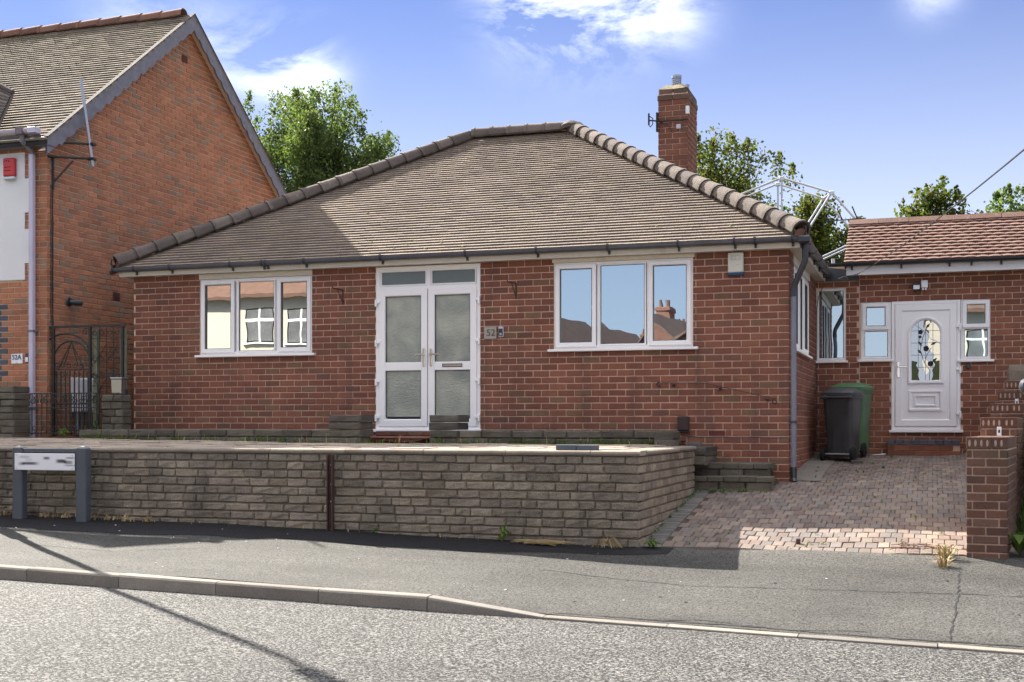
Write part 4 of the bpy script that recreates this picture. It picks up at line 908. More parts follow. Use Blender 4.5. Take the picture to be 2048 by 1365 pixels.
# step below the annexe door
st = thing('door_step', 'low red brick step with a dark blue brick edge under the white annexe door', 'step', (-.11, 19.4, -.45))
mb = MB(); mb.box(-.61, .39, 19.27, 19.59, -.50, -.28); obj('core', mb, m_mortar, st)
for r in range(2):
    for k in range(5):
        a = -.613 + k * .2025 - (.1 if r else 0); a0, a1 = max(a, -.613), min(a + .198, .393); mb = MB(); mb.box(a0, a1, 19.258, 19.30, -.455 + r * .078, -.382 + r * .078, .004); obj('brick', mb, m_brick_x, st)
for k in range(9): mb = MB(); mb.box(-.618 + k * .1125, -.618 + k * .1125 + .108, 19.245, 19.59, -.292, -.222, .006); obj('edge_brick', mb, m_brick_d, st)
# fittings on the annexe
t = thing('security_light', 'white twin floodlight with a black sensor above the annexe door', 'light', (-.15, YX, 2.0))
mb = MB(XT); mb.box(-.262, -.158, .03, .12, 1.985, 2.065, .008); mb.box(-.262, -.155, .02, .13, 2.06, 2.085, .005); obj('sensor', mb, m_black, t)
mb = MB(XT); mb.box(-.255, -.165, .12, .126, 1.995, 2.055, .003); obj('lens', mb, m_white, t)
mb = MB(XT); mb.box(-.148, -.05, .02, .10, 2.015, 2.128, .012); mb.tube([(-.12, .07, 2.01), (-.12, .08, 1.985)], .014, 8); mb.tube([(-.08, .07, 2.01), (-.08, .08, 1.985)], .014, 8); obj('lamp_body', mb, m_white, t)
mb = MB(XT); mb.tube([(-.21, .08, 1.985), (-.21, .09, 1.955)], [.03, .015], 8); mb.box(-.26, -.05, .0, .03, 2.03, 2.07); obj('mount', mb, m_black, t)
mb = MB(XT); mb.box(.48, .54, .008, .05, .82, .90, .012); t = solo('wall_socket', mb, m_black, 'small black doorbell camera on brick under the right sidelight of the annexe', 'camera', (.51, YX, .86))
# phone line and its tail down the corner
mb = MB(); P0, P1 = Vector((-1.03, 19.33, 2.22)), Vector((1.0, 3.0, 1.55))
pts = []
A, B = Vector((-1.03, 19.34, 2.24)), Vector((.517, 8.0, 1.768)); B2 = A + (B - A) * 1.75
for k in range(25):
    f = k / 24; p = A + (B2 - A) * f; p.z -= .25 * 4 * f * (1 - f) * .6; pts.append(tuple(p))
cable_pts = pts
mb.tube(pts, .0055, 5); mb.tube([pts[0], (-1.10, 19.36, 2.22), (-1.25, 19.36, 2.20), (-1.33, 19.37, 2.17)], .005, 5); mb.tube([pts[0], (-1.05, 19.37, 2.20), (-1.03, 19.38, 2.17)], .004, 5)
solo('telephone_cable', mb, m_iron, 'overhead telephone cable sloping from top right down to the annexe fascia', 'cable', pts[0])
mb = MB(XT); mb.tube([(-1.55, .04, 2.1), (-1.62, .03, 1.95), (-1.652, .025, 1.75), (-1.655, .02, 1.2), (-1.655, .02, .3), (-1.66, .02, -.35)], .005, 5); solo('black_cable', mb, m_black, 'thin black cable hanging down the inside corner beside the narrow annexe window', 'cable', (-1.65, YX, .9))

# ================================================================== RETAINING WALL
rw = thing('retaining_wall', 'low retaining wall of split grey stone with pale coping along the pavement', 'wall', (-6, YW, -1.2))
XC = -2.70
WTt = front(YW); WRr = right(XC)
mb = MB(WTt); sheet(mb, -14.6, XC, -1.45, -.30, []); mb.box(-14.6, XC, -.2, -.01, -1.45, -.31); core = obj('core', mb, m_smortar, rw, recalc=False)
mb = MB(WRr); sheet(mb, YW, 14.92, -1.45, -.30, []); obj('core', mb, m_smortar, rw, recalc=False)
SH = .0895; items = []
z0 = -.302 - SH * 11
for i in range(11):
    z = z0 + i * SH; u = -14.6 - random.uniform(0, .2)
    while u < XC + .02:
        w = random.choice([.16, .205, .215, .22, .23, .235, .29, .34]); a, b = u, min(u + w, XC + .018)
        if b > XC - .06: b = XC + .018
        if b - a > .05 and z + SH > wallH((a + b) / 2) - .06: items.append((a + .002, b - .0025, z + .007 + random.uniform(-.003, .002), z + SH - .004 + random.uniform(-.003, .002)))
        u = b + .0
        if b >= XC + .018: break
side = []
for i in range(11):
    z = z0 + i * SH; u = YW - .018
    while u < 14.9:
        w = random.choice([.205, .22, .24, .30]); b = min(u + w, 14.92)
        if b - u > .05 and z + SH > driveH(-2.7, (u + b) / 2) - .06: side.append((u + .002, b - .002, z + .007, z + SH - .004))
        u = b
bricks(core, WTt, items, .22, SH, m_stone, 262, d=.024, name='stone_block', face=stone_face, variants=10, gap=.012, stuffname='stonework')
bricks(core, WRr, side, .22, SH, m_stone, 38, d=.024, name='stone_block', face=stone_face, variants=6, gap=.012, stuffname='stonework')
def coping(a, b, side=False):
    mb = MB(WRr if side else WTt); L = []; n = 7
    for i in range(n + 1):
        u = a + .003 + (b - a - .006) * i / n; e = random.uniform(-.003, .003)
        L.append([(u, -.27, -.30), (u, -.27, -.252), (u, .02 + e, -.252), (u, .040 + e, -.262), (u, .046 + e, -.280), (u, .036 + e, -.300)])
    mb.loft(L); obj('coping', mb, m_coping, rw)
u = -14.6
while u < XC - .1: b = u + .88 if u + 1.2 < XC else XC + .04; coping(u, b); u = b
u = YW - .03 + .27
while u < 14.9: b = min(u + .88, 14.93); coping(u, b, True); u = b
# edging pavers behind the coping are loose slabs of the terrace; two blue blocks lie on top
for k, lab in ((0, 'blue grey paving brick lying on the coping, left one of the end to end pair'), (1, 'blue grey paving brick lying on the coping, right one of the end to end pair')):
    mb = MB(); x = -3.53 + k * .212; mb.box(x, x + .206, 11.975, 12.075, -.252, -.198 - .002 * k, .004); solo('loose_brick', mb, M('blue_grey_block', (.10, .115, .135), .85, (6, .1), (80, .15)) if k == 0 else bpy.data.materials['blue_grey_block'], lab, 'brick', (x + .1, 12.02, -.252), 'loose bricks on the coping')
# rusty channel post against the wall
t = thing('steel_post', 'rusty brown steel channel post standing against the retaining wall', 'post', (-5.94, 11.87, -1.12))
mb = MB(); mb.box(-5.974, -5.908, 11.875, 11.885, -1.16, -.31); mb.box(-5.974, -5.964, 11.83, 11.875, -1.16, -.31); mb.box(-5.918, -5.908, 11.83, 11.875, -1.16, -.31); obj('channel', mb, m_rust, t)
mb = MB()
for z in (-.42, -.62, -.80): mb.tube([(-5.943, 11.874, z), (-5.943, 11.866, z)], .007, 8)
obj('bolt', mb, m_chrome, t)
# street name sign
t = thing('street_sign', 'street nameplate on two charcoal posts standing in front of the stone wall', 'sign', (-9.3, 11.70, -1.03))
for x in (-9.722, -8.873):
    mb = MB(); mb.box(x - .068, x + .068, 11.64, 11.74, -1.12, -.262, .01); mb.loft([[(x + a * s, 11.69 + b * s, z) for a, b in ((-.066, -.048), (.066, -.048), (.066, .048), (-.066, .048))] for s, z in ((1, -.262), (.55, -.242), (.2, -.236))]); obj('post', mb, m_signgrey, t)
mb = MB(); mb.box(-9.655, -8.94, 11.655, 11.70, -.312, -.262, .006); mb.box(-9.655, -8.94, 11.665, 11.70, -.505, -.311); obj('backing_board', mb, m_signgrey, t)
def smudged():
    m = bpy.data.materials.new('smudged_nameplate'); nt, N, L = nodes(m); out = N.new('ShaderNodeOutputMaterial'); bs = N.new('ShaderNodeBsdfPrincipled'); L.new(bs.outputs[0], out.inputs[0])
    tc = N.new('ShaderNodeTexCoord'); sx = N.new('ShaderNodeSeparateXYZ'); L.new(tc.outputs['Generated'], sx.inputs[0]); tot = None
    for (x, z, w, h, k) in ((.17, .78, .10, .08, .35), (.25, .40, .16, .10, .9), (.12, .35, .06, .10, .3), (.54, .72, .06, .10, .8), (.78, .55, .09, .13, .95), (.90, .48, .08, .12, .7), (.93, .74, .08, .07, .6), (.93, .30, .10, .06, .5), (.24, .62, .07, .1, .2)):
        a = mathn(nt, 'MULTIPLY', mathn(nt, 'SUBTRACT', sx.outputs['X'], x), 1 / w); b = mathn(nt, 'MULTIPLY', mathn(nt, 'SUBTRACT', sx.outputs['Z'], z), 1 / h)
        q = mathn(nt, 'ADD', mathn(nt, 'POWER', mathn(nt, 'ABSOLUTE', a), 4.0), mathn(nt, 'POWER', mathn(nt, 'ABSOLUTE', b), 4.0)); q = mathn(nt, 'MULTIPLY', mathn(nt, 'EXPONENT', mathn(nt, 'MULTIPLY', q, -1.6)), k); tot = q if tot is None else mathn(nt, 'ADD', tot, q)
    L.new(mixc(nt, mathn(nt, 'MINIMUM', tot, .97), (.74, .74, .77), (.01, .01, .014)), bs.inputs['Base Color']); bs.inputs['Roughness'].default_value = .4; return m
mb = MB(); mb.box(-9.742, -8.942, 11.625, 11.64, -.505, -.318, .004); obj('nameplate', mb, smudged(), t)
for x in (-9.715, -8.97):
    for z in (-.34, -.483): mb = MB(); mb.tube([(x, 11.626, z), (x, 11.62, z)], .008, 8); obj('bolt', mb, m_alu, t)

# dwarf walls of the front bed
YD = 14.80; DT = front(YD)
def dwarf(label, X0, X1, z0, n, pier=None, loc=None, group='dwarf walls edging the front bed', m=m_stone_d):
    t = thing('dwarf_wall', label, 'wall', ((X0 + X1) / 2, YD, z0), group); h = .098
    mb = MB(DT); mb.box(X0 + .01, X1 - .01, -.18, -.012, z0 - .06, z0 + n * h - .01); obj('core', mb, m_sand, t)
    its = []
    for i in range(n):
        u = X0 - random.uniform(0, .1)
        while u < X1:
            w = random.choice([.42, .44, .40, .3]); a, b = max(u, X0), min(u + w, X1); u = b
            if b - a > .04: its.append((a + .004, b - .004, z0 + i * h + .004, z0 + (i + 1) * h - .003))
    for (a, b, p, q) in its:
        mb = MB(DT); stone_face(mb, a, b, p, q, .018, .004, w=.19); obj('stone_block', mb, m, t)
    mb = MB(DT)
    if pier:
        for i, (a, b) in enumerate([pier] * 4):
            p = z0 + i * h; w = random.uniform(0, .02) * (i > 1)
            q = MB(DT); stone_face(q, a - w, b + random.uniform(-.01, .01), p + .003, p + h - .004, .03, .004, w=.38); obj('pier_stone', q, m, t)
    return t
dwarf('mossy dwarf wall of grey stone with an end pier to the left of the double doors', -11.3, -6.98, -.26, 2, (-7.42, -6.98))
dwarf('mossy dwarf wall of grey stone with a thicker pier to the right of the double doors', -5.98, -2.92, -.265, 2, (-6.02, -5.64))
q = MB(right(-2.9)); stone_face(q, 14.62, 15.0, -.27, -.175, .03, .004, w=.2); stone_face(q, 14.62, 15.0, -.17, -.075, .03, .004, w=.2)
solo('end_pier', q, m_stone_d, 'short mossy stone stub closing the dwarf wall at its right hand end', 'wall', (-2.95, 14.8, -.27))
o = obj('front_bed', grid(lambda X, Y: -.20 + .02 * math.sin(X * 3) + .015 * math.sin(X * 7 + Y * 5), list(np.linspace(-11.1, -2.95, 60)), [14.95, 15.2, 15.5, 15.79]), m_soil, recalc=False); tag(o, kind='structure')
# front door steps
t = thing('front_step', 'two red brick steps below the white double doors', 'steps', (-6.48, 15.1, -.27))
mb = MB(); mb.box(-7.0, -5.98, 15.12, 15.78, -.35, -.15); mb.box(-7.05, -5.9, 15.42, 15.78, -.15, -.085); obj('core', mb, m_sand, t)
for k in range(5):
    a = -7.0 + k * .205 - .05; mb = MB(); mb.box(max(a, -7.0), min(a + .2, -5.98), 15.10, 15.14, -.258, -.182, .005); obj('brick', mb, M('red_step_brick', (.22, .065, .045), .8) if 'red_step_brick' not in bpy.data.materials else bpy.data.materials['red_step_brick'], t)
for k in range(5):
    a = -7.05 + k * .23; mb = MB(); mb.box(max(a, -7.05), min(a + .225, -5.9), 15.40, 15.44, -.145, -.09, .005); obj('brick', mb, m_brick, t)
mb = MB(); mb.box(-7.02, -6.62, 15.075, 15.40, -.178, -.150, .006); obj('tread', mb, M('pale_red_tread', (.27, .13, .105), .7) if 'pale_red_tread' not in bpy.data.materials else bpy.data.materials['pale_red_tread'], t)
mb = MB(); mb.box(-6.615, -5.97, 15.085, 15.40, -.180, -.152, .006); obj('tread', mb, bpy.data.materials['pale_red_tread'], t)

# side steps up from the drive
t = thing('side_steps', 'mossy dark stone steps rising from the drive to the bungalow wall', 'steps', (-2.25, 15.2, -.82))
def step(x0, x1, y0, zt, nose=.07, rough=.10):
    n = 4; mb = MB(); mb.box(x0 + .02, x1 - .03, y0 + .04, YF - .012, zt - .24, zt - nose - .001); obj('core', mb, m_sand, t)
    for k in range(n + 1):
        a = x0 + (x1 - x0) * k / (n + 1); b = x0 + (x1 - x0) * (k + 1) / (n + 1) - .005; q = MB(); q.box(a, b, y0 + random.uniform(-.006, .006), y0 + .33, zt - nose, zt + random.uniform(-.006, .004), .008); obj('tread_brick', q, m_stone_d, t)
    for k in range(3):
        a = x0 + (x1 - x0) * k / 3; b = x0 + (x1 - x0) * (k + 1) / 3 - .01; q = MB(front(y0 + .03)); stone_face(q, a + .01, b, zt - nose - rough, zt - nose - .004, .016, .004, w=.2); obj('riser_stone', q, m_stone_d, t)
step(-2.74, -1.84, 15.22, -.462); step(-2.72, -1.765, 14.95, -.612, .065, .135)
mb = MB(); mb.box(-2.72, -1.84, 15.55, YF - .012, -.55, -.463); obj('landing', mb, m_stone_d, t)
q = MB(front(14.99)); stone_face(q, -2.74, -2.55, -.37, -.265, .02, .004, w=.8); stone_face(q, -2.735, -2.56, -.48, -.375, .02, .004, w=.8); solo('step_cheek', q, m_stone_d, 'two stacked dark stones at the top left of the mossy side steps', 'stones', (-2.65, 15.0, -.48))
mb = MB(); mb.box(-2.80, -2.64, 15.06, 15.20, -.268, -.215, .006); solo('loose_stone', mb, m_paver_g, 'pale loose concrete block resting beside the brown vent box', 'block', (-2.72, 15.13, -.268))

# ================================================================== RIGHT BOUNDARY WALL
ba = R(6.5); bd = Vector((math.sin(ba), math.cos(ba), 0)); bx = Vector((math.cos(ba) * 1.0, -math.sin(ba) * .35, 0)).normalized(); B0 = Vector((.302, 11.98, 0))
bw = thing('boundary_wall', 'brown brick boundary wall stepping up the slope behind its square end pillar', 'wall', (.45, 12.0, -1.15))
def frontB(s, n0=0): return lambda u, n, z: tuple(B0 + bd * s + bx * u - bd * n + Vector((0, 0, z)))
def sideB(u0): return lambda u, n, z: tuple(B0 + bx * (u0 + n) + bd * u + Vector((0, 0, z)))
secs = [(0, 1.5, -.108, -1.30), (1.5, 2.75, .075, -1.15), (2.75, 4.0, .235, -.95), (4.0, 5.2, .40, -.8), (5.2, 7.4, .56, -.7)]
ww = .33
m_brick_b = M('brown_wall_brick', [(0.1404, 0.0702, 0.0468), (0.156, 0.078, 0.0515), (0.1248, 0.0624, 0.0437), (0.1482, 0.0819, 0.0585), (0.1131, 0.0608, 0.0468)], .9, (2, .2), (70, .25), ((120, .6), (28, .6)), [((.09, .085, .05), 1.3, .52, .18, .6)])
m_hole = M('pale_mortar_plug', (.40, .28, .22), .95)
for k, (s0, s1, zt, zb) in enumerate(secs):
    mb = MB(frontB(s0)); mb.box(0, ww, -(s1 - s0) + .001, -.002, zb, zt - .012); cr = obj('core', mb, m_mortar, bw)
    if k == 0:
        bricks(cr, frontB(s0), lay(-.006, ww + .006, zt - .115 - .0765 * 14, zt - .112, .0765, .222, shift=-.06), .222, .0765, m_brick_b, 60, d=.01)
    else:
        bricks(cr, frontB(s0), lay(-.006, ww + .006, zt - .115 - .0765 * 4, zt - .112, .0765, .222, shift=-.06 * (k % 2)), .222, .0765, m_brick_b, 12, d=.01)
    bricks(cr, sideB(ww), lay(-.006 + s0, s1, zt - .115 - .0765 * 14, zt - .112, .0765, .222, shift=.05), .222, .0765, m_brick_b, 0, d=.01)
    T = frontB(s0)
    # bricks laid on edge along the top, holes filled with mortar
    for (a, b, hs) in ((-.008, .205, 4), (.209, ww + .008, 2)):
        mb = MB(T); mb.box(a, b, -.105, .012, zt - .108, zt - .001, .004); e = obj('edge_brick', mb, m_brick_b, cr)
        for i in range(hs):
            mb = MB(T); x = a + (b - a) * (i + .6) / (4.3 if hs == 4 else 2.6); L = []
            for n in (.008, .0145): L.append([(x + .011 * math.cos(t), n, zt - .056 + .031 * math.sin(t)) for t in np.linspace(0, 2 * math.pi, 9, endpoint=False)])
            mb.loft(L); obj('hole_plug', mb, m_hole, e)
    n = int((s1 - s0 - .11) / .108)
    for i in range(n):
        mb = MB(T); mb.box(-.006, ww + .006, -.112 - (i + 1) * .108 + .006, -.112 - i * .108, zt - .108, zt - .002 + random.uniform(-.003, .003), .005); obj('edge_brick', mb, m_brick_b, cr)
for (k, x, lab) in ((1, .17, 'small white numbered tag on the first step up of the boundary wall'), (3, .20, 'small white tag hung higher up the boundary wall near its back end')):
    s0, s1, zt, zb = secs[k]; T = frontB(s0); mb = MB(T); mb.box(x - .022, x + .022, .016, .022, zt - .185, zt - .095, .006); w = solo('number_tag', mb, m_white, lab, 'tag', T(x, .02, zt - .14))
    mb = MB(T); mb.box(x - .008, x + .008, .022, .024, zt - .155, zt - .125); obj('mark', mb, m_crack, w)
mb = MB(); P = B0 + bd * 6.2 + bx * .1; mb.loft([[(P.x + a * s, P.y + b * s, z) for a, b in ((-.12, -.1), (.35, -.1), (.35, .3), (-.12, .3))] for s, z in ((1, .56), (1.05, .72), (.9, .80))]); solo('rubble_cap', mb, m_stone, 'rough stone lump on top of the boundary wall at the back', 'stone', (P.x, P.y, .56))

# ================================================================== NEIGHBOUR HOUSE
XN, YN, YNB = -12.2, 15.244, 22.47
nb = thing('neighbour_house', 'taller orange brick house with scalloped bargeboards and a white rendered panel', 'house', (-13, 16, -.3))
NF, NG = front(YN), right(XN)
NYc = (YN + YNB) / 2; NPt = .772; EHn = 4.20; RHn = EHn + (NYc - YN) * NPt
mb = MB(NF); sheet(mb, -19.0, XN, -.6, 4.3, []); nw = obj('wall', mb, m_mortar_n, nb, recalc=False)
mb = MB(); mb.add([(XN, YN, -.6), (XN, YNB, -.6), (XN, YNB, EHn), (XN, NYc, RHn), (XN, YN, EHn)], [(0, 1, 2, 3, 4)]); mb.box(-19, XN - .01, YNB - .01, YNB, -.6, 4.2); nw2 = obj('wall', mb, m_mortar_n, nb, recalc=False)
HB, LB = .0812, .2225
nits = lay(-17.8, XN + .008, -.42, 4.16, HB, LB, [(-19, -12.62, 2.12, 3.99)], shift=.02)
blue = [q for q in nits if -13.42 < q[1] < -12.84 and .62 < q[2] < 1.72 and (int(round((q[2] + .42) / HB)) % 2 == 0 or -13.25 < q[1] < -13.0)]
bl = set(map(id, blue)); plain = [q for q in nits if id(q) not in bl]
def glim(zm):
    if zm < EHn: return (YN - .008, YNB)
    e = (zm - EHn) / NPt; return (YN + e, YNB - e)
git = lay(YN - .008, YNB, -.42, RHn - .1, HB, LB, [(16.79, 16.97, 1.95, 2.09), (18.70, 18.88, 6.22, 6.36)], glim, shift=.05)
cand = [(shown([NG(u, 0, z) for u in (q[0], q[1]) for z in (q[2], q[3])]), q, 1) for q in git if q[2] > -.1] + [(shown([NF(u, 0, z) for u in (q[0], q[1]) for z in (q[2], q[3])]), q, 0) for q in plain]
cand.sort(key=lambda c: -c[0]); nf_ = sum(1 for c in cand[:300] if c[2] == 0)
bricks(nw, NF, plain, LB, HB, m_brick_n, nf_)
bricks(nw, NF, blue, LB, HB, m_brick_d, len(blue))
bricks(nw2, NG, git, LB, HB, m_brick_n, 300 - nf_)
m_vent = M('vent_terracotta', (.10, .035, .025))
for (a, z) in ((16.88, 2.02), (18.79, 6.29)):
    mb = MB(NG); mb.box(a - .085, a + .085, -.03, .012, z - .07, z + .07, .004)
    for k in range(4): mb.box(a - .065, a + .065, .012, .017, z - .05 + k * .03, z - .035 + k * .03)
    obj('air_brick', mb, m_vent, nw2)
# white render with toothed edge
mb = MB(NF); mb.box(-19, -12.602, -.02, .022, 2.118, 3.985, .006)
for z0, z1 in ((2.36, 2.86), (3.10, 3.60)): mb.box(-12.61, -12.49, -.02, .0215, z0, z1, .005)
mb.box(-12.61, -12.575, -.02, .0212, 2.12, 3.98)
obj('render_panel', mb, m_render, nb)
# eaves and gutter
mb = MB(); mb.box(-19, -12.20, YN - .16, YN - .135, 4.03, 4.19); mb.box(-12.20, -12.035, YN - .18, YN - .02, 4.02, 4.15, .006); mb.box(-19, -12.06, YN - .135, YN, 4.03, 4.045); obj('fascia', mb, m_purple, nb)
gutter(nb, (-19, YN - .16, 4.255), (-12.30, YN - .16, 4.255), m_lilac, r=.06)
mb = MB(); mb.box(-12.52, -12.40, YN - .30, YN - .15, 4.18, 4.275, .006); obj('gutter_outlet', mb, M('brown_lilac', (.16, .13, .14), .5), nb)
mb = MB(); mb.box(-12.32, -12.18, YN - .29, YN - .155, 4.19, 4.275, .006); obj('gutter_end', mb, m_lilac, nb)
mb = MB(); mb.tube([(-12.455, YN - .22, 4.19), (-12.455, YN - .22, 4.09), (-12.40, YN - .09, 3.98), (-12.40, YN - .07, 3.90)], .036, 8); obj('swan_neck', mb, m_purple, nb)
mb = MB(); mb.box(-12.437, -12.363, YN - .115, YN - .04, -.22, 3.93, .010); obj('downpipe', mb, m_lilac, nb)
for z in (1.35, .22):
    mb = MB(); mb.box(-12.452, -12.348, YN - .125, YN + .0, z, z + .028, .004); obj('pipe_clip', mb, m_purple, nb)
# roof
na = math.atan(NPt); cn, sn = math.cos(na), math.sin(na); VX = XN + .16; oy = .20
mb = MB()
for ya in (YN - oy, YNB + oy): mb.prism([(-19, ya, EHn - oy * NPt + .03), (-19, NYc, RHn + .03), (-19, NYc, RHn - .02), (-19, ya, EHn - oy * NPt - .02)], (19 + VX - .02, 0, 0))
nr = obj('roof', mb, m_deck, nb)
nl = (NYc - YN + oy) / cn
tile_slope(nr, (-18.98, YN - oy, EHn - oy * NPt + .045), Xv, Vector((0, cn, sn)), Vector((0, -sn, cn)), 18.98 + VX, nl, 0, 0, m_tile_n, 300, g=.1, th=.034)
tile_slope(nr, (VX, YNB + oy, EHn - oy * NPt + .045), -Xv, Vector((0, -cn, sn)), Vector((0, sn, cn)), 18.98 + VX, nl, 0, 0, m_tile_n, 0, g=.1, th=.02)
rn = ridge_mesh(m_ridge_n, .125, .118, .46, .016)
ridge_run(nr, rn, (-19, NYc, RHn + .06), (VX - .35, NYc, RHn + .06), .42)
def barge(sign):
    # board following the rake, lower edge cut in scallops
    y0 = YN - .19 if sign > 0 else YNB + .19; L_ = (NYc - (YN - .19)) / cn; top = []; bot = []
    n = 86
    for i in range(n + 1):
        s = L_ * i / n; y = y0 + sign * s * cn; z = EHn - .19 * NPt + s * sn + .045
        top.append((VX - .035, y, z)); ph = (s / .285) % 1.0
        d = .155 + .05 * (abs(math.sin(math.pi * ph)) ** .7) if i > 6 else .17
        bot.append((VX - .035, y + sign * .0, z - d / cn))
    mb = MB(); vs = []; fs = []
    for i in range(n + 1): vs += [top[i], bot[i], (top[i][0] + .03, *top[i][1:]), (bot[i][0] + .03, *bot[i][1:])]
    for i in range(n): a = 4 * i; b = a + 4; fs += [(a, b, b + 1, a + 1), (a + 2, a + 3, b + 3, b + 2), (a + 1, b + 1, b + 3, a + 3), (a, a + 2, b + 2, b)]
    mb.add(vs, fs); obj('bargeboard', mb, m_purple, nb)
    mb = MB(); q0 = Vector(top[0]); q1 = Vector(top[-1]); e = Vector((0, 0, 1))
    mb.add([tuple(q0 + Vector((.002, 0, .0))), tuple(q1 + Vector((.002, 0, .0))), tuple(q1 + Vector((.05, 0, .05))), tuple(q0 + Vector((.05, 0, .05))), tuple(q0 + Vector((-.03, 0, .05))), tuple(q1 + Vector((-.03, 0, .05)))], [(0, 1, 2, 3), (0, 3, 4), (1, 5, 2), (3, 2, 5, 4)]); obj('verge', mb, m_tile_dark, nr)
    mb = MB(); zo = -.155; mb.add([(XN, y0, q0.z + zo), (VX - .03, y0, q0.z + zo), (VX - .03, q1.y, q1.z + zo), (XN, q1.y, q1.z + zo)], [(0, 1, 2, 3)]); obj('soffit', mb, M('pink_cream_paint', (.80, .64, .52)) if 'pink_cream_paint' not in bpy.data.materials else bpy.data.materials['pink_cream_paint'], nb)
barge(1); barge(-1)
# small tiled gablet on the front slope, only its right side is in view
gb = MB(); q = [(-13.11, 15.62, 4.92), (-12.95, 15.12, 4.32), (-14.7, 15.12, 4.32), (-14.7, 15.62, 5.75)]
gb.prism(q, (0, .0, .06)); gbo = obj('gablet_roof', gb, m_tile_dark, nb)
mb = MB()
for r in range(11):
    f0 = r / 11; f1 = (r + 1.2) / 11
    for k in range(7):
        a = k / 7 + .002; b = (k + 1) / 7 - .002
        def PP(s, f):  # s across from right edge leftwards, f down
            T_ = Vector(q[0]) * (1 - s) + Vector(q[3]) * s; B_ = Vector(q[1]) * (1 - s) + Vector(q[2]) * s; return T_ * (1 - f) + B_ * f
        mb.add([tuple(PP(a, f0) + Vector((0, -.012, .075))), tuple(PP(b, f0) + Vector((0, -.012, .075))), tuple(PP(b, f1) + Vector((0, -.03, .095))), tuple(PP(a, f1) + Vector((0, -.03, .095))), tuple(PP(b, f1) + Vector((0, -.03, .07))), tuple(PP(a, f1) + Vector((0, -.03, .07)))], [(0, 1, 2, 3), (3, 2, 4, 5)])
obj('gablet_tiles', mb, m_tile_dark, nb, kind='stuff')
mb = MB(); mb.tube([(-13.11, 15.60, 4.99), (-14.7, 15.60, 5.83)], .05, 8); obj('gablet_ridge', mb, m_ridge, nb)
# fittings of the neighbour
t = thing('siren_box', 'bright red alarm siren box on the white rendered panel of the left house', 'alarm box', (-12.81, YN, 3.6))
mb = MB(NF); mb.box(-12.916, -12.711, .022, .085, 3.64, 3.905, .014); obj('cover', mb, m_red, t)
mb = MB(NF); mb.box(-12.91, -12.717, .024, .08, 3.59, 3.638, .01); obj('strobe', mb, m_alu, t)
mb = MB(NF)
for k in range(3): mb.tube([(-12.885 + k * .04, .084, 3.855 + (.012 if k == 1 else 0)), (-12.885 + k * .04, .0875, 3.855 + (.012 if k == 1 else 0))], .011, 8)
for k in range(2): mb.box(-12.885, -12.77, .0845, .0865, 3.765 - k * .05, 3.775 - k * .05)
obj('print', mb, m_crack, t)
plaque('white house number plaque with the number 52A on the orange brick house', NF, -12.812, -12.612, .895, 1.038, '52A', .10, m_white, m_navy, sub='. - .')
t = thing('doorbell', 'black doorbell with a white button beside the white 52A plaque', 'doorbell', (-12.534, YN, .92))
mb = MB(NF); mb.box(-12.567, -12.50, .008, .03, .91, 1.04, .008); obj('body', mb, m_black, t)
mb = MB(NF); mb.box(-12.558, -12.509, .03, .034, .918, .985, .004); obj('button', mb, m_white, t)
t = thing('wall_lamp', 'black cylindrical lamp on the orange gable wall above the iron gate', 'lamp', (XN, 15.74, 1.8))
mb = MB(NG); mb.sm = True; mb.tube([(15.72, .0, 1.83), (15.72, .03, 1.83)], [.075, .06], 12); obj('base', mb, m_black, t)
mb = MB(NG); mb.sm = True; mb.tube([(15.72, .03, 1.83), (15.76, .08, 1.82), (15.86, .12, 1.825)], [.035, .045, .05], 10); obj('lamp_head', mb, m_black, t)
t = thing('mast', 'bare grey aerial mast held by two black brackets at the corner of the left house', 'aerial mast', (XN + .05, 15.8, 4.05))
mb = MB(); mb.tube([(XN + .30, 15.90, 3.86), (XN + .16, 15.80, 5.16)], .022, 8); obj('pole', mb, m_galv, t)
for z, y0, y1 in ((4.12, 15.2, 15.95), (3.90, 15.15, 15.95)):
    mb = MB(); mb.tube([(XN + .02, y0 + .1, z), (XN + .27, 15.90, z + .10 - .02)], .018, 6); mb.box(XN + .22, XN + .33, 15.86, 15.95, z + .055, z + .095, .004); obj('bracket', mb, m_iron, t)
mb = MB(); mb.tube([(XN + .02, 15.35, 3.90), (XN + .02, 15.35, 3.45)], .02, 6); mb.tube([(XN + .03, 15.36, 3.55), (XN + .16, 15.62, 3.9)], .014, 6); obj('stay', mb, m_iron, t)
mb = MB(); pts = [(XN + .018, 15.35 + .004 * math.sin(k * 2.1), 3.5 - k * .155) for k in range(24)]; mb.tube(pts, .009, 5); mb.tube([(p[0], p[1] - .04, p[2]) for p in pts[:14]], .006, 5)
solo('aerial_cable', mb, m_iron, 'dark aerial cable running down the gable wall from the mast bracket', 'cable', (XN, 15.35, 1.7))
t = thing('meter_cabinet', 'white plastic meter cabinet on the gable wall behind the iron gate', 'meter box', (XN, 15.93, .18))
mb = MB(NG); mb.box(15.72, 16.16, .008, .20, .19, .70, .012); obj('cabinet', mb, m_white, t)
mb = MB(NG); mb.box(15.74, 16.14, .20, .212, .21, .68, .006); mb.box(15.9, 15.93, .212, .218, .4, .43); obj('door', mb, m_white, t)
mb = MB(NG); mb.tube([(15.84, .06, .2), (15.84, .06, -.15)], .02, 8); mb.tube([(15.95, .06, .2), (15.95, .06, -.12)], .012, 8); obj('pipe', mb, m_alu, t)

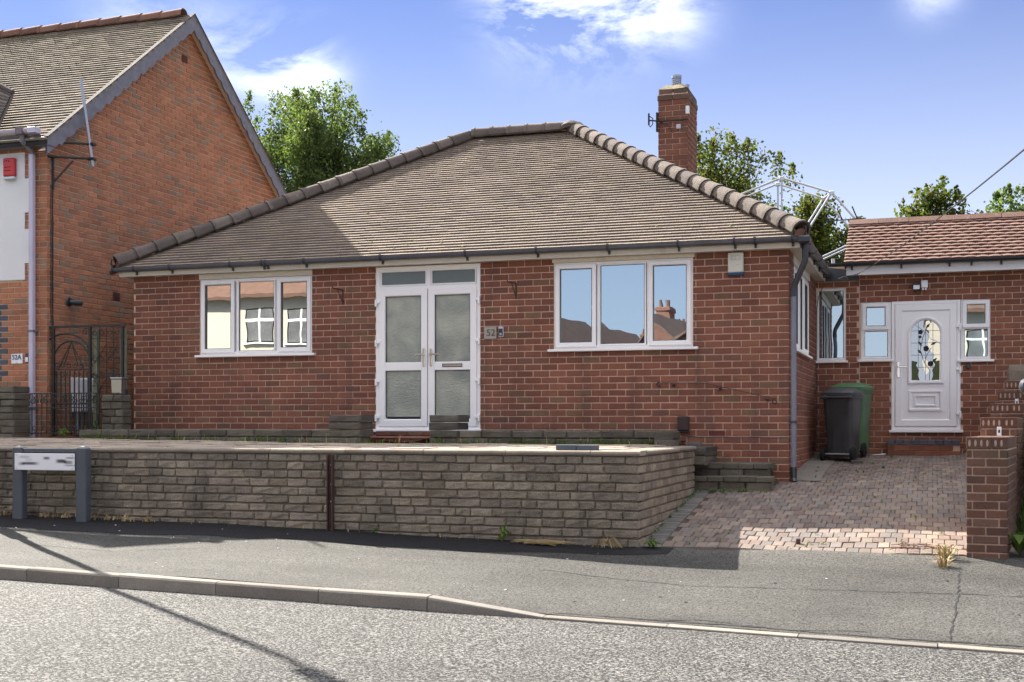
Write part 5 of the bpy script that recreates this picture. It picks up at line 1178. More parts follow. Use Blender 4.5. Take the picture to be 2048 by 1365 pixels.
# ================================================================== PASSAGE: gates, piers, posts
def stack(name, label, x0, x1, y0, y1, z0, n, h=.10, m=m_stone_d, grp=None):
    t = thing(name, label, 'pier', ((x0 + x1) / 2, y0, z0), grp)
    for i in range(n):
        w = random.uniform(-.015, .015); q = MB(front(y0)); xm = x0 + (x1 - x0) * (.62 if i % 2 else .36) + random.uniform(-.03, .03)
        for xa, xb in ((x0 + w, xm - .003), (xm + .003, x1 + w)): stone_face(q, xa, xb, z0 + i * h + .003 + random.uniform(-.003, .003), z0 + (i + 1) * h - .003 + random.uniform(-.004, .003), .028, .007, w=.005)
        q.box(x0 + w + .01, x1 + w - .01, -(y1 - y0), -.004, z0 + i * h + .003, z0 + (i + 1) * h - .003, .01); obj('stone_block', q, m, t)
    return t
stack('stone_pier', 'squat dark stone pier at the far left end of the low iron railing', -12.80, -12.24, 14.6, 14.95, -.22, 8, .096, grp='stone gate piers')
stack('stone_pier', 'low mossy stone pier under the square glass lantern', -11.06, -10.72, 15.0, 15.2, -.20, 6, .104, grp='stone gate piers')
t = thing('lantern', 'square glass jar lantern standing on the low mossy stone pier', 'lantern', (-10.86, 15.1, .425))
mb = MB(); mb.loft([[(-10.86 + a * s, 15.1 + b * s, z + .015) for a, b in ((-.085, -.07), (.085, -.07), (.085, .07), (-.085, .07))] for s, z in ((.92, .425), (1.0, .62), (.9, .63))]); obj('jar', mb, glass_mat('smoky_glass', (.10, .10, .095), .04, .6), t)
mb = MB(); mb.box(-10.955, -10.765, 15.02, 15.18, .645, .665, .005); obj('rim', mb, m_galv, t)
# low railing gate
t = thing('low_gate', 'low black wrought iron gate with scrolls between the two stone piers', 'gate', (-11.6, 14.8, -.17))
yg = 14.8; XA, XB = -12.14, -10.98
for z in (-.12, .24, .44): mb = MB(); mb.box(XA, XB, yg - .008, yg + .008, z - .008, z + .008); obj('rail', mb, m_iron, t)
for k in range(14): x = XA + .04 + k * (XB - XA - .08) / 13; mb = MB(); mb.tube([(x, yg, -.15), (x, yg, .44)], .0075, 5); obj('bar', mb, m_iron, t)
for k in range(7):
    x = XA + .09 + k * .165
    for s in (1, -1): mb = MB(); mb.tube(spiral((x + s * .035, yg - .012, .34), .06, .012, 1.1 * s, math.pi / 2 if s > 0 else math.pi / 2, 16), .006, 5); obj('scroll', mb, m_iron, t)
    mb = MB(); mb.tube(spiral((x, yg - .012, -.06), .055, .012, 1.2, -math.pi / 2, 14), .006, 5); obj('scroll', mb, m_iron, t)
# tall gate with an arch
t = thing('tall_gate', 'tall black iron arched gate frame with scrollwork between the two houses', 'gate', (-11.9, 15.3, -.15))
yg = 15.3
def bar(p, r=.011, name='bar', n=5): q = MB(); q.tube(p, r, n); return obj(name, q, m_iron, t)
for x in (-12.13, -11.50, -10.95):
    q = MB(); q.box(x - .018, x + .018, yg - .018, yg + .018, -.16, 1.43); obj('post', q, m_iron, t)
q = MB(); q.box(-12.32, -10.9, yg - .016, yg + .016, 1.405, 1.437); obj('top_rail', q, m_iron, t)
q = MB(); q.box(-12.325, -12.30, yg - .014, yg + .014, 1.02, 1.42); obj('post', q, m_iron, t)
bar([(-12.31, yg, 1.06)] + [(-11.92 - .40 * math.cos(a), yg, 1.05 + .27 * math.sin(a)) for a in np.linspace(.1, math.pi, 16)], .014, 'arch')
bar([(-11.82 - .31 * math.cos(a), yg, .93 + .28 * math.sin(a)) for a in np.linspace(0, math.pi, 16)], .012, 'arch')
for k in range(8): x = -12.08 + k * .078; bar([(x, yg, -.1), (x, yg, .78)])
for (a, b) in (((-11.82, 1.2), (-11.95, .85)), ((-11.82, 1.2), (-11.70, .85)), ((-11.82, 1.2), (-12.05, .80)), ((-11.82, 1.2), (-11.60, .80))): bar([(a[0], yg, a[1]), (b[0], yg, b[1])], .008)
for z in (-.08, .30, .80): bar([(-12.12, yg, z), (-11.5, yg, z)], .009, 'rail')
for k in range(6):
    x = -12.06 + k * .105
    for z in (.86, .72): bar(spiral((x, yg - .01, z), .045, .01, 1.15, k, 14), .006, 'scroll')
for s in (-1, 1): bar(spiral((-12.2 + (.62 if s > 0 else 0), yg, 1.34), .06, .012, s * 1.2, 0, 14), .007, 'scroll')
for (x0, x1) in ((-11.46, -10.98),):
    for x in (-11.34, -11.22, -11.10): bar([(x, yg, -.1), (x, yg, 1.40)], .008)
    for z in (1.30, .78, .62, .22): bar([(x0, yg, z - .06), (x1, yg, z - .06)], .006, 'rail')
    for z in (1.32, .95, .70, .35):
        for x in (-11.40, -11.28, -11.16, -11.04): bar(spiral((x, yg - .012, z), .05, .01, 1.2 if x < -11.2 else -1.2, math.pi / 2, 14), .0065, 'scroll')
    for z in (1.0, .5): bar([(-11.42, yg - .012, z + .14), (-11.22, yg - .012, z - .12), (-11.02, yg - .012, z + .14)], .006); bar([(-11.42, yg - .012, z - .12), (-11.22, yg - .012, z + .14), (-11.02, yg - .012, z - .12)], .006)
for (x, z1, lab) in ((-11.44, 1.40, 'greened timber post at the left edge of the scroll panel'), (-10.985, 1.40, 'greened timber post at the right edge of the scroll panel'), (-10.97, .52, 'short greened timber post in front of the bungalow corner')):
    mb = MB(); mb.box(x - .034, x + .034, yg + .03, yg + .11, -.2, z1 - .02, .006); solo('timber_post', mb, m_timber, lab, 'post', (x, yg + .07, -.2), 'timber gate posts')
t = thing('drain_hopper', 'black plastic drain hopper and pipe standing by the bungalow left corner', 'drain pipe', (-10.86, 15.15, -.15))
mb = MB(); mb.sm = True; mb.tube([(-10.86, 15.15, -.15), (-10.86, 15.15, .20)], .055, 12); obj('pipe', mb, m_black, t)
for z in (.22, .40): mb = MB(); mb.sm = True; mb.tube([(-10.86, 15.15, z), (-10.86, 15.15, z + .03), (-10.86, 15.15, z + .10)], [.06, .095, .09], 12); obj('collar', mb, m_black, t)

# ================================================================== BINS
def wheelie(name, label, X, Y, Hb, rz, m, w=.48, d=.55, h=.98):
    t = thing(name, label, 'wheelie bin', (X, Y, Hb), 'wheelie bins beside the annexe'); rot = Matrix.Translation((X, Y, Hb)) @ Matrix.Rotation(rz, 4, 'Z')
    T = lambda a, b, c: tuple(rot @ Vector((a, b, c)))
    def rr(hw, hd, r, z, yo=0): 
        pts = []
        for (sx, sy, a0) in ((1, -1, -math.pi / 2), (1, 1, 0), (-1, 1, math.pi / 2), (-1, -1, math.pi)):
            for k in range(4): a = a0 + k * math.pi / 6; pts.append((sx * (hw - r) + r * math.cos(a), sy * (hd - r) + r * math.sin(a) + yo, z))
        return pts
    W, D = w / 2, d / 2
    mb = MB(T); mb.sm = True; mb.loft([rr(W * .78, D * .74, .04, .06, .02), rr(W * .80, D * .76, .04, .30, .02), rr(W * .93, D * .93, .045, h - .16), rr(W * .95, D * .95, .045, h - .12), rr(W * 1.0, D * 1.0, .05, h - .115), rr(W * 1.0, D * 1.0, .05, h - .07)]); obj('body', mb, m, t)
    mb = MB(T); mb.prism([(-W * .36, -D * .80, .10), (W * .36, -D * .80, .10), (W * .26, -D * .875, .46), (-W * .26, -D * .875, .46)], (0, .05, 0)); obj('back_recess', mb, m, t)
    mb = MB(T); mb.sm = True; mb.loft([rr(W * 1.06, D * 1.05, .05, h - .075), rr(W * 1.06, D * 1.05, .05, h - .035), rr(W * .96, D * .96, .06, h - .01), rr(W * .6, D * .7, .06, h + .03), rr(W * .2, D * .3, .05, h + .036)]); obj('lid', mb, m, t)
    mb = MB(T); mb.tube([(-W * 1.0, -D - .055, h - .10), (W * 1.0, -D - .055, h - .10)], .016, 8)
    for s in (-1, 1): mb.box(s * W * .75 - .025, s * W * .75 + .025, -D - .06, -D + .06, h - .125, h - .075, .006)
    obj('handle', mb, m, t)
    mb = MB(T)
    for x in (-.6, 0, .6): mb.box(x * W - .008, x * W + .008, -D * .93, -D * .85, h - .32, h - .12)
    obj('rib', mb, m, t)
    for s in (-1, 1):
        mb = MB(T); mb.sm = True; mb.tube([(s * (W * .80), -D * .80, .10), (s * (W * .80 + .015), -D * .80, .10), (s * (W * .80 + .05), -D * .80, .10), (s * (W * .80 + .06), -D * .80, .10)], [.075, .10, .10, .07], 16); wh = obj('wheel', mb, m_rubber, t)
    mb = MB(T); mb.tube([(-W * .8, -D * .80, .10), (W * .8, -D * .80, .10)], .012, 8); obj('axle', mb, m_alu, t)
    return t
wheelie('grey_bin', 'dark grey wheelie bin standing in front of the green bin', -1.205, 18.55, driveH(-1.2, 18.5) + .0, R(-14), m_binG, .46, .50, 1.0)
wheelie('green_bin', 'green wheelie bin half hidden behind the dark grey bin', -1.10, 19.12, driveH(-1.05, 19.1), R(-12), m_bing, .48, .56, 1.04)
mb = MB(); mb.box(-1.06, -.90, 18.08, 18.17, driveH(-1, 18.1), driveH(-1, 18.1) + .05, .006); solo('loose_brick', mb, m_paver_g, 'loose brick lying by the wheel of the grey bin', 'brick', (-.98, 18.1, driveH(-1, 18.1)))
mb = MB(); z = driveH(-.7, 19.2) + .012; mb.prism([(-.82, 19.10, z), (-.66, 19.16, z + .006), (-.63, 19.26, z + .02), (-.80, 19.2, z + .004)], (0, 0, .004)); solo('paper_scrap', mb, m_white, 'scrap of white paper on the drive left of the annexe step', 'litter', (-.72, 19.18, z))
mb = MB(); z = driveH(-1.21, 12.35); mb.box(-1.235, -1.195, 12.33, 12.38, z, z + .055, .006); solo('wood_stub', mb, m_rust, 'small brown wooden stub standing in the sunlit strip of the drive', 'stub', (-1.21, 12.35, z))

# ================================================================== LAMP POST just out of frame, its shadow crosses pavement and road
t = thing('lamp_post', 'tall grey street lamp post at the left end of the stone wall', 'lamp post', (-10.25, 11.62, -1.05))
mb = MB(); mb.sm = True; mb.tube([(-10.25, 11.62, -1.2), (-10.25, 11.62, .35), (-10.25, 11.62, .42), (-10.25, 11.62, 5.1)], [.085, .085, .05, .038], 14); obj('column', mb, m_galv, t)
mb = MB(); mb.tube([(-10.25, 11.62, 5.08), (-10.25, 11.60, 5.2), (-10.1, 11.4, 5.28)], .03, 8); obj('bracket_arm', mb, m_galv, t)
mb = MB(); mb.loft([[(-10.25 + a, 11.55 + b, z) for a, b in q] for q, z in (([(.0, -.10), (.45, -.48), (.56, -.36), (.1, .02)], 5.24), ([(.0, -.10), (.45, -.48), (.56, -.36), (.1, .02)], 5.32), ([(.05, -.10), (.4, -.40), (.46, -.34), (.11, -.04)], 5.38))]); obj('lantern_head', mb, m_alu, t)

# ================================================================== MARQUEE FRAME behind the annexe
t = thing('marquee_frame', 'bare galvanised tube frame of a garden marquee standing behind the annexe', 'marquee frame', (-2.6, 24, -.45))
def frame(Y, k):
    s = Y / 24.0; P = lambda x, h: (x * s, Y, h * s)
    q = {'ridge': P(-2.66, 4.63), 'er': P(-1.75, 4.31), 'el': P(-3.55, 4.43), 'fr': P(-1.0, 3.30), 'fl': P(-4.2, 3.6)}
    return q
fa, fb = {'r': (-2.665, 24, 4.63), 'e': (-1.755, 24, 4.30), 'w': (-4.3, 24, 4.05), 'f': (-1.05, 24, 3.45), 'b': (-1.05, 24, -.5)}, {'r': (-2.93, 25.7, 4.84), 'e': (-2.03, 25.7, 4.50), 'w': (-4.6, 25.7, 4.25), 'f': (-1.3, 25.7, 3.6), 'b': (-1.3, 25.7, -.5)}
for F_ in (fa, fb):
    for (a, b) in (('w', 'r'), ('r', 'e'), ('e', 'f'), ('f', 'b')): mb = MB(); mb.tube([F_[a], F_[b]], .019, 8); obj('tube', mb, m_galv, t)
    for k in ('r', 'e'): p = F_[k]; mb = MB(); mb.box(p[0] - .05, p[0] + .05, p[1] - .03, p[1] + .03, p[2] - .05, p[2] + .03, .012); obj('connector', mb, m_alu, t)
    mb = MB(); mb.tube([F_['r'], (F_['r'][0] + .03, F_['r'][1], -.5)], .019, 8); obj('tube', mb, m_galv, t)
    e = F_['e']; mb = MB(); mb.tube([e, (e[0] - 1.05, e[1] - .3, e[2] - 1.75)], .021, 8); obj('tube', mb, m_galv, t)
    mb = MB(); mb.tube([(e[0] - .55, e[1], 2.95 + (e[1] - 24) * .06), (e[0] + .55, e[1], 3.42 + (e[1] - 24) * .06)], .02, 8); obj('tube', mb, m_galv, t)
for k in ('e',): mb = MB(); mb.tube([fa[k], fb[k]], .018, 8); obj('tube', mb, m_galv, t)
mb = MB(); mb.tube([(-1.62, 22.5, -.4), (-1.62, 22.5, 2.88)], .03, 8); mb.box(-1.67, -1.57, 22.45, 22.55, 2.45, 2.5); solo('vent_pipe', mb, m_alu, 'pale vertical pipe between the bungalow eaves and the annexe roof', 'pipe', (-1.62, 22.5, -.4))
# TV aerial behind the annexe ridge
t = thing('aerial', 'dark television aerial lying on its mast behind the left end of the annexe ridge', 'aerial', (-1.3, 22.4, 3.0))
z = 3.52
mb = MB(); mb.tube([(-1.72, 22.4, z), (-1.06, 22.3, z + .005)], .010, 5); obj('boom', mb, m_iron, t)
mb = MB(); mb.tube([(-1.2, 22.4, 2.4), (-1.2, 22.4, z)], .016, 6); obj('mast', mb, m_galv, t)
for k in range(9): x = -1.70 + k * .075; mb = MB(); mb.tube([(x, 22.4, z - .02 - .03 * (k % 2)), (x, 22.4, z + .05)], .005, 4); obj('element', mb, m_iron, t)
mb = MB(); mb.tube([(-1.20, 22.38, z), (-1.29, 22.3, z + .22)], .012, 5); obj('reflector', mb, m_iron, t)
mb = MB(); mb.tube([(-1.45, 22.38, z), (-1.54, 22.3, z + .20)], .010, 5); obj('reflector', mb, m_iron, t)

# ================================================================== TREES
def tree(name, label, base, top, crown_c, crown_r, n_leaf, leaf, m_leaf, seed, shoots=10, tr=.18, holes=.35):
    rg = np.random.default_rng(seed); rd = random.Random(seed); t = thing(name, label, 'tree', base, 'trees behind the houses')
    B = Vector(base); Cc = Vector(crown_c); Rr = Vector(crown_r); mb = MB(); mb.sm = True
    P = [B, B + (Cc - B) * .35 + Vector((.1, .05, 0)), B + (Cc - B) * .7, Vector((Cc.x, Cc.y, Cc.z + Rr.z * .45))]; mb.tube([tuple(p) for p in P], [tr, tr * .8, tr * .55, tr * .15], 10)
    clusters = []; limbs = []
    nL = 26
    for k in range(nL):
        th = rd.uniform(0, 2 * math.pi); ph = rd.uniform(-.35, 1.0); rr = rd.uniform(.55, 1.0)
        e = Cc + Vector((Rr.x * rr * math.cos(th) * math.sqrt(max(0, 1 - ph * ph * .8)), Rr.y * rr * math.sin(th) * math.sqrt(max(0, 1 - ph * ph * .8)), Rr.z * rr * ph))
        s = B + (Cc - B) * rd.uniform(.45, .95); mid = s.lerp(e, .5) + Vector((0, 0, -.12 * Rr.z)) + Vector((rd.uniform(-.2, .2), rd.uniform(-.2, .2), 0))
        mb.tube([tuple(s), tuple(mid), tuple(e)], [tr * .38, tr * .2, tr * .05], 6); limbs.append((s, mid, e))
        for f in (.55, .75, .9, 1.0): p = mid.lerp(e, (f - .5) * 2) if f > .5 else s.lerp(mid, f * 2); clusters.append((p, rd.uniform(.55, 1.05)))
        for j in range(3):
            q = mid.lerp(e, rd.uniform(.2, .95)); d = Vector((rd.gauss(0, 1), rd.gauss(0, 1), rd.gauss(.35, .7))).normalized() * rd.uniform(.35, .8) * Rr.length * .35; mb.tube([tuple(q), tuple(q + d * .6 + Vector((0, 0, .05))), tuple(q + d)], [tr * .1, tr * .06, tr * .02], 5); clusters.append((q + d, rd.uniform(.45, .85))); clusters.append((q + d * .6, rd.uniform(.4, .7)))
    obj('trunk', mb, m_bark, t)
    shoot_pts = []
    for k in range(shoots):
        th = rd.uniform(0, 2 * math.pi); rr = math.sqrt(rd.uniform(0, 1)) * .95; x, y = Cc.x + Rr.x * rr * math.cos(th), Cc.y + Rr.y * rr * math.sin(th); z0 = Cc.z + Rr.z * math.sqrt(max(.02, 1 - rr * rr)) * .8; h = rd.uniform(.5, 1.05) * Rr.z * .32
        for f in np.linspace(0, 1, 7): shoot_pts.append((Vector((x + .1 * f, y, z0 + h * f)), .20 * (1 - f) + .05))
    cp_ = np.array([list(c[0]) for c in clusters]); cs = np.array([c[1] for c in clusters]) * (Rr.x + Rr.z) * .125
    w = cs ** 2; w /= w.sum(); pick = rg.choice(len(cp_), n_leaf, p=w)
    dv = rg.normal(size=(n_leaf, 3)); dv /= np.linalg.norm(dv, axis=1)[:, None]; rad = rg.uniform(0, 1, n_leaf) ** (1 / 2.2)
    C_ = cp_[pick] + dv * (cs[pick] * rad)[:, None] * np.array([1, 1, .8])
    sp = np.array([list(q[0]) for q in shoot_pts]); ss = np.array([q[1] for q in shoot_pts]) * Rr.x * .42; ns = int(n_leaf * .07); pk = rg.integers(0, len(sp), ns); C_ = np.vstack([C_, sp[pk] + rg.normal(size=(ns, 3)) * ss[pk][:, None] * np.array([.8, .8, 1])])
    n = len(C_); L_ = leaf * rg.uniform(.6, 1.25, n); a = rg.normal(size=(n, 3)); a[:, 2] -= .3; a /= np.linalg.norm(a, axis=1)[:, None]; b = np.cross(a, rg.normal(size=(n, 3))); b /= np.linalg.norm(b, axis=1)[:, None]
    c_ = np.cross(a, b)
    V = np.stack([C_ - a * (L_ * .5)[:, None], C_ + b * (L_ * .40)[:, None] + a * (L_ * .05)[:, None] + c_ * (L_ * .10)[:, None], C_ + a * (L_ * .6)[:, None], C_ - b * (L_ * .40)[:, None] + a * (L_ * .05)[:, None] + c_ * (L_ * .10)[:, None]], 1).reshape(-1, 3) - np.array(B)
    me = bpy.data.meshes.new('crown'); me.vertices.add(4 * n); me.vertices.foreach_set('co', V.ravel()); me.loops.add(4 * n); me.loops.foreach_set('vertex_index', np.arange(4 * n)); me.polygons.add(n); me.polygons.foreach_set('loop_start', np.arange(0, 4 * n, 4)); me.polygons.foreach_set('loop_total', np.full(n, 4)); me.update(); me.validate(); me.materials.append(m_leaf)
    o = bpy.data.objects.new('crown', me); C.objects.link(o); o.parent = t; ORG[o] = B
    return t
tree('poplar_tree', 'tall bright green tree rising between the gable and the bungalow roof', (-17.6, 34, -.5), 10.3, (-18.2, 34, 7.3), (2.7, 2.3, 2.75), 48000, .088, m_leafA, 3, shoots=16)
tree('poplar_tree', 'lower light green tree behind the left hip of the bungalow roof', (-15.0, 36, -.5), 8.5, (-16.9, 35, 6.5), (2.5, 2.0, 2.45), 30000, .085, m_leafA, 9, shoots=9)
tree('sycamore_tree', 'olive green tree with gaps behind the brick chimney', (-5.6, 34, -.5), 7.8, (-5.5, 34, 5.7), (2.1, 1.9, 1.95), 20000, .09, m_leafB, 21, shoots=9, tr=.14)
tree('sycamore_tree', 'yellowing tree behind the marquee frame', (-3.0, 31, -.5), 5.5, (-3.5, 31, 3.75), (2.4, 1.7, 1.65), 23000, .09, m_leafB, 33, shoots=4, tr=.14)
tree('apple_tree', 'small tree top poking above the middle of the annexe ridge', (.1, 34, -.5), 6.3, (.1, 34, 5.1), (1.0, .9, 1.1), 4600, .10, m_leafB, 41, shoots=9, tr=.08)
tree('apple_tree', 'tree top at the right edge above the annexe ridge', (1.9, 34, -.5), 6, (2.15, 34, 5.0), (1.15, .9, .95), 6000, .10, m_leafA, 47, shoots=7, tr=.08)

# ================================================================== WEEDS AND GRASS
def blades(mb, P, n, h, spread, lean=.5, w=.006, rd=random):
    for k in range(n):
        a = rd.uniform(0, 2 * math.pi); r = spread * math.sqrt(rd.random()); b = Vector(P) + Vector((r * math.cos(a), r * math.sin(a), 0)); d = Vector((math.cos(a), math.sin(a), 0)); hh = h * rd.uniform(.45, 1.1); p = Vector((-d.y, d.x, 0)) * w; l = lean * rd.uniform(.2, 1.2)
        q1 = b + Vector((0, 0, hh * .6)) + d * hh * l * .35; q2 = b + Vector((0, 0, hh * (1 - l * .35))) + d * hh * l
        mb.add([tuple(b - p), tuple(b + p), tuple(q1 + p * .8), tuple(q1 - p * .8), tuple(q2)], [(0, 1, 2, 3), (3, 2, 4)])
def rosette(mb, P, n, L, w=.28, up=.35):
    for k in range(n):
        a = 2 * math.pi * k / n + random.uniform(-.3, .3); d = Vector((math.cos(a), math.sin(a), 0)); p = Vector((-d.y, d.x, 0)); l = L * random.uniform(.7, 1.15); u = up * random.uniform(.5, 1.3); B = Vector(P)
        c = [B, B + d * l * .45 + Vector((0, 0, l * u)), B + d * l + Vector((0, 0, l * u * .6))]
        mb.add([tuple(c[0]), tuple(c[1] - p * l * w * .5 + Vector((0, 0, .01))), tuple(c[2]), tuple(c[1] + p * l * w * .5 + Vector((0, 0, .01)))], [(0, 1, 2, 3)])
mb = MB()
for k in range(260):
    X = random.uniform(-11.2, -2.95); n = random.randint(1, 4); blades(mb, (X, 14.74 + random.uniform(-.07, .02), terrH(X, 14.7)), n, random.uniform(.04, .13), .04, .6, .008)
for k in range(120): X = random.choice([random.uniform(-5.4, -3.0), random.uniform(-11, -7.5)]); blades(mb, (X, random.uniform(15.2, 15.75), -.19), 3, random.uniform(.06, .18), .05)
for k in range(46): X = random.uniform(-4.9, -3.0); blades(mb, (X, 14.74, terrH(X, 14.7)), 4, .10, .05)
o = obj('grass', mb, m_weed, kind='stuff', recalc=False)
mb = MB()
for k in range(60): X = random.uniform(-10.5, -2.9); Y = 14.72 if random.random() < .6 else random.uniform(12.4, 14.6); blades(mb, (X, Y, terrH(X, Y)), 1, random.uniform(.08, .2), .01, .8, .004)
for k in range(60): X = random.uniform(-10.6, -8.0); blades(mb, (X, random.uniform(11.72, 11.88), wallH(X)), 4, random.uniform(.04, .12), .05, .9, .006)
for k in range(40): X = random.uniform(-8.2, -3); blades(mb, (X, random.uniform(11.80, 11.9), wallH(X)), 1, random.uniform(.03, .07), .03, .9, .005)
o = obj('dry_grass', mb, m_straw, kind='stuff', recalc=False)
mb = MB()
for k in range(70):
    X = random.uniform(-2.4, .25); Y = random.uniform(12.05, 19); P = (X, Y, driveH(X, Y))
    if random.random() < .5: rosette(mb, P, random.randint(3, 5), random.uniform(.02, .05), .4, .5)
    else: blades(mb, P, 3, random.uniform(.02, .06), .02)
for k in range(26): Y = random.uniform(12, 14.9); rosette(mb, (-2.64, Y, driveH(-2.6, Y)), 3, .04, .4, .5)
for k in range(30): X = random.uniform(-2.6, -1.8); rosette(mb, (X, 14.86, driveH(X, 14.86)), 4, random.uniform(.03, .07), .4, .5)
o = obj('weeds', mb, m_weed, kind='stuff', recalc=False)
def plant(name, label, P, n, L, w=.3, up=.5, extra=0, cat='weed'):
    mb = MB(); rosette(mb, P, n, L, w, up)
    if extra: rosette(mb, (P[0], P[1], P[2] + .03), extra, L * .7, w, up * 1.8)
    return solo(name, mb, m_weed, label, cat, P)
plant('weed', 'bright green weed at the foot of the stone wall corner by the drive', (-2.55, 11.93, paveH(-2.55, 11.93)), 9, .11, .35, .45, 6)
plant('weed', 'broad leaved weed growing at the right side of the brick end pillar', (.74, 12.1, -1.16), 7, .17, .65, .9, 6)
plant('weed', 'leafy green weed at the foot of the low iron gate', (-11.5, 14.72, -.17), 10, .12, .35, .6, 7)
plant('weed', 'small light green weed below the white meter cabinet', (-11.2, 15.05, -.14), 9, .11, .45, .9, 6)
plant('weed', 'small weed by the base of the rusty steel post', (-5.45, 11.87, wallH(-5.45)), 7, .07, .35, .6)
plant('weed', 'green weed above the straw at the foot of the stone wall', (-4.05, 11.87, wallH(-4.05)), 8, .10, .35, .8, 5)
mb = MB(); P = (.11, 11.86, paveH(.1, 11.86)); blades(mb, P, 46, .17, .05, 1.1, .006); solo('dry_tuft', mb, m_straw, 'pale tuft of dead grass at the left foot of the brick end pillar', 'grass tuft', P)
mb = MB(); P = (.1, 11.55, paveH(.1, 11.55)); blades(mb, P, 40, .13, .05, 1.3, .006); solo('dry_tuft', mb, m_straw, 'pale tuft of dead grass sprouting from the pavement crack', 'grass tuft', P)
mb = MB(); P = (.14, 11.98, paveH(.14, 11.9)); blades(mb, P, 14, .15, .05, .8, .007); solo('weed', mb, m_weed, 'yellow green grass blades behind the pale dead tufts by the pillar', 'weed', P)
mb = MB()
for k in range(46):
    a = Vector((random.uniform(-3.95, -3.6), random.uniform(11.72, 11.86), paveH(-3.7, 11.8) + random.uniform(.004, .04))); d = Vector((random.uniform(.15, .35), random.uniform(-.05, .05), random.uniform(-.01, .015))); mb.tube([tuple(a), tuple(a + d * .5 + Vector((0, 0, .01))), tuple(a + d)], .0035, 4)
solo('straw_heap', mb, m_straw, 'heap of dry straw lying along the foot of the stone wall', 'straw', (-3.7, 11.8, paveH(-3.7, 11.8)))
mb = MB(); P = Vector((-2.98, 11.82, paveH(-2.98, 11.82)))
for k in range(22):
    a = random.uniform(0, 2 * math.pi); l = random.uniform(.08, .2); d = Vector((math.cos(a), math.sin(a) * .4, 0)); mb.tube([tuple(P + Vector((0, 0, .05))), tuple(P + d * l * .5 + Vector((0, 0, .05 + .06 * random.random()))), tuple(P + d * l + Vector((0, 0, .01)))], .003, 4)
solo('dead_weed', mb, m_straw, 'withered brown weed lying near the corner of the stone wall', 'weed', tuple(P))
mb = MB()
for k in range(40):
    a = Vector((random.uniform(-.3, .28), random.uniform(12.05, 12.3), driveH(0, 12.2) + random.uniform(.004, .03))); d = Vector((random.uniform(-.14, .14), random.uniform(-.06, .06), random.uniform(-.01, .02))); mb.tube([tuple(a), tuple(a + d * .5 + Vector((0, 0, .012))), tuple(a + d)], .0035, 4)
solo('twig_litter', mb, M('red_brown_twig', (.16, .06, .03)), 'reddish brown dead stems on the sunlit paving by the pillar', 'twigs', (0, 12.2, driveH(0, 12.2)))
mb = MB()
for k in range(240):
    X = random.uniform(.75, 1.7); Y = random.uniform(12.3, 14.5); blades(mb, (X, Y, driveH(.4, Y) - .03), 2, random.uniform(.08, .3), .06, .5, .008)
o = obj('rough_grass', mb, m_weed, kind='stuff', recalc=False)
mb = MB()
for k in range(26):
    X = random.uniform(-9.5, 0); Y = random.uniform(9.1, 11.8); z = paveH(X, Y); r = random.uniform(.004, .011); mb.box(X - r, X + r, Y - r * .7, Y + r * .7, z, z + r * .7, r * .3)
for k in range(20):
    X = random.uniform(-9.5, 1.6); Y = random.uniform(9.1, 11.2); z = paveH(X, Y)
    if X < -2.6 and Y > patch_shade_edge(X) - .05: continue
    r = random.uniform(.008, .016); gum = globals().setdefault('gum_mb', MB()); gum.add([(X + r * math.cos(a) * random.uniform(.8, 1.2), Y + r * math.sin(a) * random.uniform(.8, 1.2), z + .005) for a in np.linspace(0, 2 * math.pi, 8, endpoint=False)], [tuple(range(8))])
o = obj('gum_spots', gum_mb, m_patch, pavement, kind='stuff', recalc=False)
o = obj('pavement_litter', mb, m_white, kind='stuff')

# ================================================================== CAR on the next drive: only its mirror reaches into the frame
t = thing('parked_car', 'tall silver car parked on the next drive, only its door mirror in view', 'car', (1.93, 14.9, -.84))
cz = -.84
prof = [(-2.0, .35), (-2.02, .62), (-1.9, .80), (-1.15, .95), (-.45, 1.40), (.6, 1.46), (1.5, 1.36), (1.95, .95), (2.02, .60), (1.98, .35)]
def carT(a, b, z): return (1.93 + a, 14.9 + b, cz + z * 1.22)
mb = MB(carT); mb.sm = True; rings = []
for s in (-1, -.92, 0, .92, 1): rings.append([((.84 if abs(s) < 1 else .80) * s * (1 - max(0, z - .9) * .28), y, z) for y, z in prof])
mb.loft(rings); obj('body', mb, M('silver_paint', (.20, .21, .225), .35, bump=(), metal=.5, coat=.5), t)
mb = MB(carT)
for s in (-1, 1): mb.add([(s * .79, -.95, .98), (s * .79, 1.2, .98), (s * .715, .95, 1.33), (s * .715, -.40, 1.35)], [(0, 1, 2, 3)])
mb.add([(-.62, -1.12, .99), (.62, -1.12, .99), (.55, -.52, 1.38), (-.55, -.52, 1.38)], [(0, 1, 2, 3)]); obj('glass', mb, m_glass_b, t)
